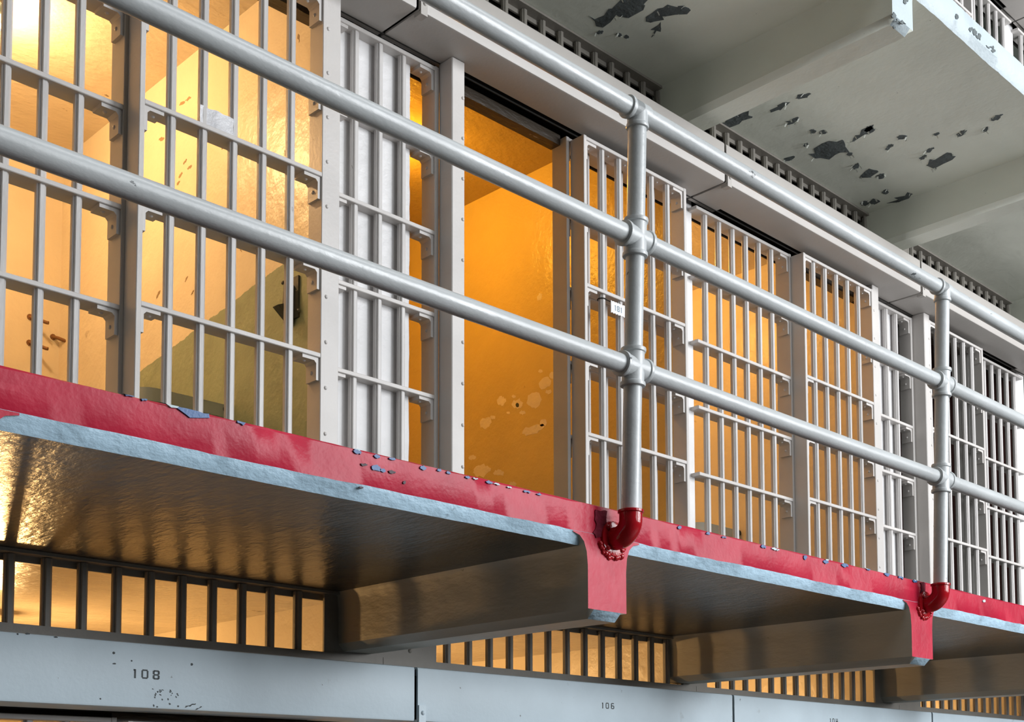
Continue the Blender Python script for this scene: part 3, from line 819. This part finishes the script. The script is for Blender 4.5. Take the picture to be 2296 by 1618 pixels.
BLUECHIP = [[(-1.279, 0.002), (-1.255, 0.002), (-1.226, 0.002), (-1.198, 0.0), (-1.204, -0.01), (-1.235, -0.012), (-1.264, -0.01)], [(-1.379, 0.002), (-1.357, 0.002), (-1.362, -0.005), (-1.375, -0.006)], [(-1.346, -0.001), (-1.33, -0.0), (-1.332, -0.006), (-1.342, -0.007)], [(-1.138, 0.0), (-1.117, -0.001), (-1.124, -0.008), (-1.135, -0.006)], [(-0.825, -0.008), (-0.829, -0.011), (-0.837, -0.012), (-0.845, -0.011), (-0.848, -0.008), (-0.844, -0.005), (-0.835, -0.004), (-0.827, -0.006)], [(-0.774, -0.008), (-0.778, -0.011), (-0.784, -0.012), (-0.789, -0.011), (-0.791, -0.008), (-0.788, -0.005), (-0.782, -0.004), (-0.776, -0.005)], [(-0.772, -0.035), (-0.777, -0.039), (-0.787, -0.04), (-0.796, -0.038), (-0.798, -0.034), (-0.793, -0.03), (-0.783, -0.028), (-0.774, -0.03)], [(-0.759, -0.037), (-0.763, -0.04), (-0.769, -0.04), (-0.775, -0.038), (-0.776, -0.035), (-0.772, -0.033), (-0.766, -0.032), (-0.761, -0.034)], [(-0.73, -0.006), (-0.734, -0.008), (-0.741, -0.009), (-0.748, -0.008), (-0.75, -0.006), (-0.747, -0.004), (-0.739, -0.003), (-0.733, -0.004)], [(-0.642, -0.01), (-0.646, -0.014), (-0.653, -0.015), (-0.659, -0.014), (-0.66, -0.01), (-0.656, -0.006), (-0.65, -0.005), (-0.644, -0.007)], [(-0.597, -0.007), (-0.599, -0.009), (-0.604, -0.01), (-0.609, -0.009), (-0.61, -0.007), (-0.607, -0.004), (-0.602, -0.003), (-0.598, -0.004)], [(-0.568, -0.008), (-0.571, -0.01), (-0.576, -0.011), (-0.58, -0.01), (-0.581, -0.008), (-0.579, -0.005), (-0.574, -0.005), (-0.569, -0.006)], [(-0.507, -0.008), (-0.51, -0.01), (-0.516, -0.011), (-0.521, -0.01), (-0.523, -0.008), (-0.52, -0.005), (-0.514, -0.005), (-0.508, -0.006)], [(-0.435, -0.008), (-0.439, -0.01), (-0.447, -0.011), (-0.455, -0.01), (-0.457, -0.007), (-0.453, -0.005), (-0.445, -0.004), (-0.437, -0.005)], [(-0.307, -0.009), (-0.311, -0.011), (-0.32, -0.012), (-0.328, -0.011), (-0.331, -0.009), (-0.327, -0.007), (-0.318, -0.006), (-0.31, -0.007)], [(-0.268, -0.009), (-0.271, -0.011), (-0.278, -0.012), (-0.284, -0.011), (-0.286, -0.009), (-0.283, -0.007), (-0.276, -0.006), (-0.27, -0.007)], [(0.289, -0.008), (0.286, -0.012), (0.281, -0.015), (0.275, -0.014), (0.273, -0.011), (0.275, -0.007), (0.281, -0.005), (0.286, -0.005)], [(0.422, -0.007), (0.419, -0.01), (0.411, -0.012), (0.404, -0.012), (0.401, -0.01), (0.404, -0.007), (0.412, -0.005), (0.419, -0.005)], [(0.499, -0.006), (0.496, -0.009), (0.488, -0.011), (0.48, -0.011), (0.477, -0.009), (0.481, -0.007), (0.488, -0.005), (0.496, -0.005)], [(0.699, -0.009), (0.694, -0.012), (0.684, -0.013), (0.675, -0.012), (0.672, -0.009), (0.677, -0.006), (0.687, -0.004), (0.696, -0.006)], [(0.923, -0.01), (0.92, -0.016), (0.913, -0.019), (0.906, -0.018), (0.903, -0.013), (0.906, -0.008), (0.913, -0.005), (0.921, -0.006)], [(1.047, -0.011), (1.041, -0.015), (1.029, -0.017), (1.019, -0.015), (1.017, -0.011), (1.023, -0.007), (1.034, -0.005), (1.045, -0.007)], [(1.169, -0.008), (1.161, -0.012), (1.145, -0.014), (1.131, -0.012), (1.126, -0.008), (1.134, -0.004), (1.15, -0.002), (1.165, -0.004)], [(1.308, -0.001), (1.305, -0.005), (1.297, -0.007), (1.288, -0.007), (1.285, -0.004), (1.289, -0.001), (1.297, 0.002), (1.305, 0.001)], [(1.435, -0.005), (1.428, -0.009), (1.415, -0.01), (1.403, -0.009), (1.4, -0.005), (1.407, -0.001), (1.42, 0.001), (1.431, -0.001)], [(1.53, -0.004), (1.523, -0.008), (1.509, -0.009), (1.497, -0.008), (1.494, -0.005), (1.5, -0.001), (1.514, 0.0), (1.526, -0.001)], [(1.628, -0.005), (1.621, -0.009), (1.61, -0.01), (1.599, -0.009), (1.596, -0.005), (1.603, -0.002), (1.614, -0.0), (1.625, -0.002)]]
PALECHIP = [[(-1.302, 0.002), (-1.279, 0.002), (-1.264, 0.0), (-1.272, -0.005), (-1.293, -0.002)], [(-0.829, -0.003), (-0.832, -0.005), (-0.837, -0.005), (-0.842, -0.005), (-0.843, -0.003), (-0.841, -0.002), (-0.836, -0.001), (-0.831, -0.002)], [(-0.483, -0.007), (-0.485, -0.008), (-0.492, -0.009), (-0.497, -0.008), (-0.499, -0.007), (-0.496, -0.005), (-0.49, -0.005), (-0.484, -0.005)], [(-0.411, -0.008), (-0.415, -0.009), (-0.422, -0.01), (-0.429, -0.009), (-0.431, -0.008), (-0.428, -0.006), (-0.421, -0.005), (-0.414, -0.006)], [(-0.371, -0.008), (-0.374, -0.01), (-0.38, -0.01), (-0.386, -0.01), (-0.388, -0.008), (-0.385, -0.007), (-0.379, -0.006), (-0.373, -0.007)], [(0.76, -0.008), (0.755, -0.01), (0.743, -0.011), (0.732, -0.01), (0.728, -0.008), (0.734, -0.005), (0.746, -0.004), (0.757, -0.005)], [(0.77, -0.008), (0.768, -0.01), (0.761, -0.012), (0.754, -0.012), (0.751, -0.011), (0.754, -0.008), (0.761, -0.007), (0.768, -0.007)], [(1.05, -0.004), (1.046, -0.006), (1.039, -0.007), (1.032, -0.006), (1.03, -0.004), (1.034, -0.002), (1.041, -0.001), (1.048, -0.002)], [(1.299, 0.0), (1.294, -0.002), (1.284, -0.003), (1.274, -0.002), (1.271, 0.0), (1.276, 0.003), (1.287, 0.003), (1.296, 0.003)], [(1.521, 0.001), (1.515, -0.001), (1.504, -0.002), (1.494, -0.001), (1.491, 0.001), (1.496, 0.003), (1.507, 0.004), (1.517, 0.003)], [(1.634, 0.0), (1.628, -0.003), (1.617, -0.004), (1.606, -0.003), (1.603, 0.0), (1.609, 0.003), (1.621, 0.004), (1.631, 0.003)], [(2.159, -0.019), (2.155, -0.023), (2.147, -0.026), (2.139, -0.025), (2.136, -0.022), (2.14, -0.018), (2.148, -0.015), (2.156, -0.016)], [(1.98, 0.005), (1.969, 0.003), (1.947, 0.002), (1.926, 0.003), (1.918, 0.005), (1.928, 0.008), (1.95, 0.009), (1.972, 0.008)], [(2.049, 0.004), (2.041, 0.002), (2.026, 0.001), (2.011, 0.001), (2.006, 0.004), (2.014, 0.006), (2.029, 0.007), (2.044, 0.007)], [(2.302, 0.004), (2.295, 0.002), (2.281, 0.001), (2.268, 0.002), (2.264, 0.004), (2.271, 0.007), (2.285, 0.008), (2.298, 0.007)]]
DARKCHIP = [[(-0.809, -0.033), (-0.812, -0.035), (-0.819, -0.036), (-0.825, -0.036), (-0.827, -0.033), (-0.824, -0.031), (-0.817, -0.03), (-0.811, -0.031)], [(-0.73, -0.036), (-0.734, -0.038), (-0.741, -0.039), (-0.748, -0.038), (-0.75, -0.035), (-0.746, -0.032), (-0.739, -0.031), (-0.732, -0.033)], [(-0.702, -0.054), (-0.705, -0.057), (-0.708, -0.057), (-0.71, -0.055), (-0.709, -0.052), (-0.706, -0.05), (-0.703, -0.049), (-0.702, -0.051)], [(-0.82, -0.085), (-0.822, -0.086), (-0.827, -0.087), (-0.831, -0.086), (-0.832, -0.085), (-0.83, -0.083), (-0.826, -0.083), (-0.822, -0.083)]]
STAIN = [[(-0.066, -0.01), (-0.036, -0.01), (-0.019, -0.011), (-0.026, -0.034), (-0.019, -0.057), (-0.041, -0.075), (-0.065, -0.086), (-0.075, -0.077), (-0.065, -0.048), (-0.071, -0.03)], [(1.651, -0.004), (1.69, -0.006), (1.682, -0.034), (1.707, -0.052), (1.667, -0.068), (1.642, -0.056), (1.656, -0.032)]]
WALLPATCH = [[(2.307, 1.075), (2.299, 1.058), (2.307, 1.042), (2.328, 1.034), (2.354, 1.037), (2.375, 1.05), (2.384, 1.068), (2.375, 1.083), (2.354, 1.091), (2.328, 1.088)], [(2.21, 1.163), (2.197, 1.15), (2.196, 1.135), (2.207, 1.125), (2.225, 1.122), (2.244, 1.129), (2.257, 1.142), (2.258, 1.157), (2.247, 1.168), (2.229, 1.17)], [(2.125, 1.147), (2.129, 1.142), (2.14, 1.142), (2.151, 1.147), (2.156, 1.154), (2.151, 1.159), (2.14, 1.159), (2.129, 1.154)], [(2.077, 1.099), (2.084, 1.088), (2.104, 1.085), (2.128, 1.09), (2.148, 1.102), (2.156, 1.117), (2.148, 1.128), (2.128, 1.131), (2.104, 1.126), (2.084, 1.113)], [(2.059, 1.052), (2.065, 1.046), (2.08, 1.046), (2.095, 1.052), (2.101, 1.061), (2.095, 1.067), (2.08, 1.067), (2.065, 1.061)], [(1.958, 1.078), (1.977, 1.062), (2.007, 1.06), (2.034, 1.074), (2.05, 1.097), (2.047, 1.121), (2.027, 1.137), (1.997, 1.138), (1.97, 1.125), (1.955, 1.102)], [(1.901, 1.146), (1.92, 1.136), (1.944, 1.137), (1.963, 1.15), (1.969, 1.168), (1.961, 1.186), (1.942, 1.197), (1.918, 1.195), (1.9, 1.183), (1.893, 1.164)], [(1.867, 1.185), (1.873, 1.174), (1.885, 1.172), (1.897, 1.18), (1.902, 1.193), (1.897, 1.204), (1.885, 1.206), (1.872, 1.198)], [(1.888, 1.114), (1.894, 1.107), (1.908, 1.108), (1.923, 1.114), (1.928, 1.123), (1.922, 1.129), (1.908, 1.129), (1.894, 1.122)], [(1.933, 0.963), (1.939, 0.953), (1.964, 0.945), (2.0, 0.941), (2.04, 0.943), (2.071, 0.95), (2.085, 0.96), (2.079, 0.97), (2.054, 0.978), (2.017, 0.981), (1.978, 0.98), (1.947, 0.973)], [(1.921, 0.973), (1.927, 0.962), (1.944, 0.961), (1.96, 0.969), (1.967, 0.983), (1.96, 0.993), (1.944, 0.994), (1.927, 0.986)], [(2.304, 0.825), (2.311, 0.808), (2.34, 0.798), (2.379, 0.8), (2.414, 0.814), (2.431, 0.834), (2.423, 0.852), (2.394, 0.861), (2.355, 0.859), (2.32, 0.845)], [(2.209, 0.789), (2.22, 0.779), (2.246, 0.779), (2.273, 0.789), (2.284, 0.803), (2.273, 0.813), (2.246, 0.814), (2.22, 0.804)], [(2.268, 1.076), (2.273, 1.069), (2.287, 1.069), (2.3, 1.075), (2.306, 1.084), (2.3, 1.091), (2.287, 1.091), (2.273, 1.085)], [(1.945, 1.225), (1.95, 1.22), (1.96, 1.22), (1.97, 1.225), (1.975, 1.232), (1.97, 1.237), (1.96, 1.237), (1.95, 1.232)], [(1.851, 1.048), (1.855, 1.039), (1.865, 1.037), (1.876, 1.043), (1.88, 1.055), (1.875, 1.064), (1.865, 1.066), (1.855, 1.059)], [(2.165, 1.075), (2.169, 1.071), (2.177, 1.071), (2.186, 1.075), (2.19, 1.081), (2.186, 1.085), (2.177, 1.085), (2.169, 1.081)], [(2.402, 0.903), (2.411, 0.895), (2.432, 0.896), (2.453, 0.903), (2.461, 0.915), (2.453, 0.923), (2.432, 0.922), (2.411, 0.914)], [(2.123, 0.719), (2.131, 0.711), (2.148, 0.711), (2.165, 0.718), (2.172, 0.728), (2.165, 0.736), (2.148, 0.737), (2.131, 0.73)], [(1.95, 1.582), (1.961, 1.573), (1.973, 1.574), (1.98, 1.584), (1.978, 1.597), (1.967, 1.606), (1.955, 1.605), (1.948, 1.595)]]
WALLHOLE = [[(2.104, 1.099), (2.107, 1.092), (2.116, 1.091), (2.125, 1.096), (2.128, 1.104), (2.125, 1.111), (2.116, 1.112), (2.107, 1.107)]]
CRACK = [[(2.336, 2.04), (2.339, 2.036), (2.354, 2.035), (2.372, 2.037), (2.382, 2.042), (2.379, 2.045), (2.364, 2.047), (2.346, 2.044)], [(2.287, 2.038), (2.29, 2.034), (2.305, 2.033), (2.322, 2.036), (2.333, 2.04), (2.33, 2.044), (2.315, 2.045), (2.297, 2.043)], [(2.313, 1.791), (2.313, 1.787), (2.321, 1.781), (2.332, 1.779), (2.341, 1.78), (2.341, 1.785), (2.332, 1.79), (2.321, 1.793)], [(2.347, 1.75), (2.346, 1.745), (2.354, 1.738), (2.366, 1.734), (2.374, 1.735), (2.375, 1.74), (2.367, 1.747), (2.355, 1.751)], [(2.272, 1.75), (2.274, 1.746), (2.286, 1.744), (2.301, 1.744), (2.309, 1.747), (2.307, 1.751), (2.295, 1.753), (2.281, 1.753)], [(2.367, 1.721), (2.365, 1.716), (2.371, 1.711), (2.38, 1.708), (2.388, 1.709), (2.389, 1.714), (2.384, 1.719), (2.374, 1.722)], [(2.511, 1.309), (2.512, 1.303), (2.521, 1.293), (2.533, 1.285), (2.541, 1.283), (2.54, 1.289), (2.531, 1.299), (2.519, 1.307)], [(2.239, 1.232), (2.24, 1.228), (2.246, 1.222), (2.256, 1.218), (2.263, 1.217), (2.262, 1.221), (2.255, 1.228), (2.246, 1.232)], [(2.031, 1.742), (2.029, 1.737), (2.034, 1.732), (2.043, 1.729), (2.05, 1.73), (2.051, 1.735), (2.046, 1.74), (2.037, 1.743)], [(1.927, 1.669), (1.929, 1.665), (1.939, 1.661), (1.952, 1.659), (1.959, 1.66), (1.957, 1.663), (1.947, 1.667), (1.934, 1.67)], [(1.535, 1.932), (1.539, 1.938), (1.543, 1.952), (1.543, 1.964), (1.54, 1.967), (1.535, 1.96), (1.532, 1.947), (1.532, 1.935)], [(1.522, 1.41), (1.525, 1.416), (1.527, 1.427), (1.527, 1.437), (1.524, 1.44), (1.521, 1.435), (1.519, 1.424), (1.52, 1.414)], [(2.498, 1.949), (2.504, 1.947), (2.52, 1.949), (2.538, 1.954), (2.547, 1.959), (2.542, 1.961), (2.525, 1.959), (2.507, 1.954)], [(1.61, 1.533), (1.614, 1.538), (1.618, 1.55), (1.621, 1.562), (1.619, 1.566), (1.615, 1.56), (1.61, 1.548), (1.608, 1.537)], [(2.613, 1.744), (2.619, 1.743), (2.635, 1.747), (2.651, 1.752), (2.659, 1.756), (2.653, 1.756), (2.637, 1.753), (2.62, 1.748)], [(1.898, 1.276), (1.902, 1.28), (1.908, 1.287), (1.91, 1.293), (1.909, 1.296), (1.904, 1.293), (1.899, 1.286), (1.896, 1.279)], [(2.419, 1.652), (2.42, 1.649), (2.429, 1.647), (2.439, 1.647), (2.446, 1.649), (2.445, 1.652), (2.436, 1.654), (2.425, 1.654)], [(2.29, 1.304), (2.29, 1.299), (2.296, 1.292), (2.306, 1.285), (2.312, 1.284), (2.313, 1.289), (2.306, 1.297), (2.296, 1.303)]]
UPSTAIN = [[(1.577, -0.273), (1.572, -0.284), (1.56, -0.292), (1.548, -0.294), (1.544, -0.288), (1.549, -0.277), (1.561, -0.268), (1.572, -0.267)], [(1.646, -0.273), (1.632, -0.28), (1.605, -0.289), (1.58, -0.294), (1.572, -0.292), (1.585, -0.285), (1.612, -0.276), (1.637, -0.271)], [(1.571, -0.317), (1.568, -0.323), (1.561, -0.328), (1.555, -0.33), (1.552, -0.326), (1.555, -0.32), (1.562, -0.315), (1.569, -0.314)], [(2.23, -0.13), (2.231, -0.14), (2.221, -0.151), (2.205, -0.156), (2.192, -0.152), (2.191, -0.142), (2.201, -0.132), (2.217, -0.127)], [(2.27, -0.139), (2.262, -0.15), (2.245, -0.16), (2.228, -0.164), (2.221, -0.159), (2.229, -0.148), (2.246, -0.137), (2.263, -0.134)], [(2.384, -0.144), (2.371, -0.154), (2.345, -0.165), (2.32, -0.171), (2.312, -0.168), (2.325, -0.159), (2.351, -0.148), (2.376, -0.141)], [(2.397, -0.145), (2.391, -0.152), (2.376, -0.16), (2.361, -0.164), (2.356, -0.163), (2.362, -0.156), (2.377, -0.148), (2.391, -0.144)], [(2.073, -0.095), (2.068, -0.105), (2.057, -0.113), (2.047, -0.114), (2.043, -0.108), (2.048, -0.098), (2.059, -0.09), (2.069, -0.089)], [(2.196, -0.063), (2.19, -0.072), (2.176, -0.081), (2.162, -0.084), (2.157, -0.08), (2.163, -0.071), (2.177, -0.062), (2.191, -0.059)], [(1.673, -0.174), (1.666, -0.183), (1.652, -0.192), (1.638, -0.196), (1.632, -0.192), (1.638, -0.183), (1.653, -0.174), (1.667, -0.17)]]
LIPCHIP = [[(-0.776, -0.088), (-0.776, -0.089), (-0.778, -0.093), (-0.781, -0.096), (-0.783, -0.097), (-0.783, -0.095), (-0.781, -0.091), (-0.778, -0.088)], [(-0.742, -0.094), (-0.744, -0.095), (-0.747, -0.095), (-0.751, -0.095), (-0.752, -0.094), (-0.75, -0.093), (-0.747, -0.092), (-0.743, -0.093)], [(0.388, -0.111), (0.382, -0.117), (0.376, -0.119), (0.374, -0.115), (0.377, -0.109), (0.383, -0.103), (0.389, -0.101), (0.391, -0.104)], [(0.567, -0.099), (0.564, -0.102), (0.557, -0.104), (0.549, -0.105), (0.545, -0.104), (0.548, -0.102), (0.555, -0.099), (0.563, -0.098)], [(0.775, -0.081), (0.773, -0.082), (0.768, -0.084), (0.763, -0.084), (0.761, -0.082), (0.763, -0.081), (0.768, -0.079), (0.773, -0.079)], [(-0.161, -0.093), (-0.162, -0.095), (-0.166, -0.096), (-0.169, -0.096), (-0.171, -0.095), (-0.169, -0.093), (-0.166, -0.092), (-0.162, -0.092)], [(-0.848, -0.1), (-0.849, -0.101), (-0.853, -0.102), (-0.856, -0.101), (-0.857, -0.1), (-0.855, -0.099), (-0.852, -0.099), (-0.849, -0.099)]]

def ragged(poly, rnd, amp):
    out = []
    n = len(poly)
    for i in range(n):
        a, b = Vector(poly[i]), Vector(poly[(i + 1) % n])
        for t in (0.0, 0.5):
            p = a.lerp(b, t)
            l = (b - a).length
            out.append((p.x + rnd.uniform(-amp, amp) * l, p.y + rnd.uniform(-amp, amp) * l))
    return out
def flaked(name, polys, axis, level, thick_, mat, parent, amp=0.22, seed=1, loc=(0, 0, 0)):
    rnd = random.Random(seed)
    b = MB()
    for p in polys:
        p = ragged(p, rnd, amp)
        if axis == 'y':
            lo = min(z for x, z in p)
            if p[0][0] > 1.8 and lo < ZRB + 0.004 and parent is slab_top: p = [(x, z + ZRB + 0.004 - lo) for x, z in p]
            p = [(x, min(z, -0.0015)) for x, z in p]
        b.prism(p, axis, level, level + thick_)
    return link(name, b.mesh(name, mat), parent, loc, kind='stuff')
pl = flaked('peeled_paint', [p for p in PEEL], 'z', ZSO - 0.0012, 0.0012, 'peel', slab_top, 0.30, 4)
# curled flakes hanging along the edges of the peeled spots
rnd = random.Random(9)
fb = MB()
for p in PEEL:
    n = len(p)
    for i in range(n):
        if rnd.random() < 0.34:
            a, c = Vector(p[i]), Vector(p[(i + 1) % n])
            q = a.lerp(c, rnd.random())
            sx, sy = rnd.uniform(0.006, 0.016), rnd.uniform(0.005, 0.012)
            t = rnd.uniform(0, 6.28)
            dx, dy = math.cos(t), math.sin(t)
            o = len(fb.v)
            for u, h in ((0, 0.0005), (0.5, 0.004), (1, 0.011)):
                for w in (-0.5, 0.5):
                    fb.v.append((q.x + dx * sx * u - dy * sy * w * (1 - 0.4 * u), q.y + dy * sx * u + dx * sy * w * (1 - 0.4 * u), ZSO - h))
            fb.face([o, o + 1, o + 3, o + 2]); fb.face([o + 2, o + 3, o + 5, o + 4])
link('paint_flakes', fb.mesh('paint_flakes', 'flake'), slab_top, kind='stuff')
flaked('edge_stains', UPSTAIN, 'y', YF - 0.0030, 0.0030, 'peel', slab_top, 0.25, 6)
flaked('blue_paint_chips', BLUECHIP, 'y', YF - 0.0034, 0.0040, 'blue_chip', slab_red, 0.22, 2)
flaked('pale_paint_chips', PALECHIP, 'y', YF - 0.0037, 0.0040, 'pale_chip', slab_red, 0.22, 3)
flaked('dark_chips', DARKCHIP, 'y', YF - 0.0034, 0.0040, 'dark_chip', slab_red, 0.22, 5)
flaked('dark_red_stain', STAIN, 'y', YF - 0.0032, 0.0036, 'stain', slab_red, 0.20, 7)

flaked('flaked_undercoat', WALLPATCH, 'x', P(2) - 0.07 - 0.0008, 0.0010, 'cell_patch', PART[(2, 0)], 0.25, 8)
flaked('plug_hole', WALLHOLE, 'x', P(2) - 0.07 - 0.0014, 0.0010, 'iron', PART[(2, 0)], 0.2, 8)
flaked('hairline_cracks', CRACK, 'x', P(1) - 0.07 - 0.0008, 0.0010, 'crack', PART[(1, 0)], 0.25, 8)

SCUFF = [[(-0.808, 1.826), (-0.81, 1.826), (-0.811, 1.828), (-0.811, 1.83), (-0.809, 1.83), (-0.807, 1.828)], [(-0.805, 1.852), (-0.807, 1.852), (-0.811, 1.853), (-0.812, 1.854), (-0.81, 1.855), (-0.806, 1.854)], [(-0.784, 1.851), (-0.786, 1.851), (-0.788, 1.854), (-0.787, 1.856), (-0.785, 1.855), (-0.783, 1.853)], [(-0.791, 1.827), (-0.793, 1.827), (-0.794, 1.83), (-0.794, 1.832), (-0.791, 1.832), (-0.79, 1.829)], [(-0.813, 1.847), (-0.815, 1.846), (-0.818, 1.847), (-0.819, 1.849), (-0.817, 1.85), (-0.814, 1.849)], [(-0.765, 1.843), (-0.767, 1.844), (-0.768, 1.846), (-0.766, 1.847), (-0.764, 1.847), (-0.763, 1.844)], [(-0.821, 1.807), (-0.823, 1.806), (-0.825, 1.808), (-0.825, 1.81), (-0.823, 1.81), (-0.821, 1.809)], [(-0.766, 1.836), (-0.767, 1.835), (-0.768, 1.835), (-0.769, 1.836), (-0.768, 1.837), (-0.766, 1.837)], [(-0.785, 1.847), (-0.787, 1.847), (-0.789, 1.849), (-0.789, 1.851), (-0.788, 1.851), (-0.785, 1.849)], [(-0.828, 1.84), (-0.829, 1.841), (-0.83, 1.843), (-0.829, 1.845), (-0.827, 1.844), (-0.826, 1.841)], [(-0.832, 1.808), (-0.834, 1.809), (-0.836, 1.811), (-0.835, 1.814), (-0.832, 1.813), (-0.831, 1.811)], [(-0.785, 1.815), (-0.788, 1.815), (-0.79, 1.818), (-0.79, 1.82), (-0.787, 1.82), (-0.784, 1.818)], [(-0.812, 1.839), (-0.814, 1.838), (-0.818, 1.84), (-0.818, 1.842), (-0.816, 1.843), (-0.813, 1.841)], [(-0.768, 1.834), (-0.769, 1.835), (-0.771, 1.838), (-0.77, 1.84), (-0.769, 1.839), (-0.768, 1.836)], [(-0.823, 1.847), (-0.825, 1.847), (-0.825, 1.849), (-0.824, 1.85), (-0.821, 1.85), (-0.821, 1.848)], [(-0.779, 1.845), (-0.781, 1.844), (-0.782, 1.844), (-0.782, 1.846), (-0.78, 1.848), (-0.779, 1.847)], [(-0.76, 1.811), (-0.763, 1.81), (-0.765, 1.811), (-0.765, 1.813), (-0.763, 1.815), (-0.76, 1.814)], [(-0.782, 1.84), (-0.784, 1.839), (-0.785, 1.84), (-0.785, 1.841), (-0.783, 1.842), (-0.782, 1.841)], [(-0.821, 1.847), (-0.823, 1.845), (-0.824, 1.846), (-0.824, 1.848), (-0.822, 1.849), (-0.821, 1.848)], [(-0.762, 1.84), (-0.764, 1.84), (-0.765, 1.841), (-0.765, 1.843), (-0.763, 1.843), (-0.761, 1.842)], [(-0.831, 1.83), (-0.832, 1.831), (-0.833, 1.834), (-0.831, 1.835), (-0.829, 1.834), (-0.829, 1.832)], [(-0.834, 1.853), (-0.836, 1.853), (-0.839, 1.854), (-0.839, 1.856), (-0.838, 1.856), (-0.835, 1.855)], [(-0.782, 1.849), (-0.783, 1.849), (-0.785, 1.85), (-0.786, 1.852), (-0.784, 1.852), (-0.782, 1.85)], [(-0.813, 1.853), (-0.815, 1.851), (-0.818, 1.851), (-0.819, 1.853), (-0.817, 1.854), (-0.815, 1.854)], [(-0.828, 1.836), (-0.83, 1.836), (-0.832, 1.839), (-0.831, 1.841), (-0.829, 1.84), (-0.828, 1.838)], [(-0.812, 1.849), (-0.814, 1.849), (-0.814, 1.851), (-0.812, 1.852), (-0.811, 1.851), (-0.81, 1.85)], [(-0.708, 1.822), (-0.712, 1.819), (-0.725, 1.814), (-0.738, 1.811), (-0.743, 1.81), (-0.739, 1.813), (-0.726, 1.818), (-0.713, 1.822)], [(-0.69, 1.815), (-0.692, 1.812), (-0.699, 1.809), (-0.706, 1.805), (-0.709, 1.805), (-0.707, 1.808), (-0.701, 1.811), (-0.694, 1.815)], [(-0.942, 1.914), (-0.943, 1.913), (-0.947, 1.912), (-0.95, 1.912), (-0.952, 1.914), (-0.95, 1.915), (-0.947, 1.916), (-0.943, 1.916)], [(-1.168, 1.972), (-1.17, 1.97), (-1.174, 1.97), (-1.178, 1.971), (-1.179, 1.972), (-1.177, 1.974), (-1.173, 1.974), (-1.169, 1.973)], [(-1.197, 1.969), (-1.197, 1.967), (-1.199, 1.967), (-1.2, 1.967), (-1.201, 1.969), (-1.2, 1.97), (-1.199, 1.971), (-1.197, 1.97)], [(-1.098, 1.969), (-1.099, 1.968), (-1.103, 1.968), (-1.106, 1.968), (-1.107, 1.97), (-1.105, 1.971), (-1.102, 1.971), (-1.099, 1.97)], [(-0.945, 1.942), (-0.946, 1.939), (-0.949, 1.938), (-0.951, 1.939), (-0.952, 1.941), (-0.951, 1.944), (-0.949, 1.945), (-0.946, 1.944)], [(-0.98, 1.821), (-0.981, 1.82), (-0.982, 1.819), (-0.984, 1.82), (-0.985, 1.821), (-0.984, 1.823), (-0.983, 1.824), (-0.981, 1.823)], [(-0.896, 1.925), (-0.897, 1.923), (-0.899, 1.922), (-0.9, 1.923), (-0.901, 1.924), (-0.901, 1.926), (-0.899, 1.927), (-0.897, 1.926)], [(-0.719, 1.927), (-0.721, 1.925), (-0.723, 1.924), (-0.726, 1.924), (-0.727, 1.927), (-0.726, 1.93), (-0.723, 1.931), (-0.721, 1.93)]]

rnd = random.Random(12)
sb = MB()
for p in SCUFF:
    sb.prism(ragged(p, rnd, 0.15), 'y', -0.0005, 0.0005)
link('scuff_marks', sb.mesh('scuff_marks', 'ink'), low_header, (-low_header.location.x, 0, 0), kind='stuff')
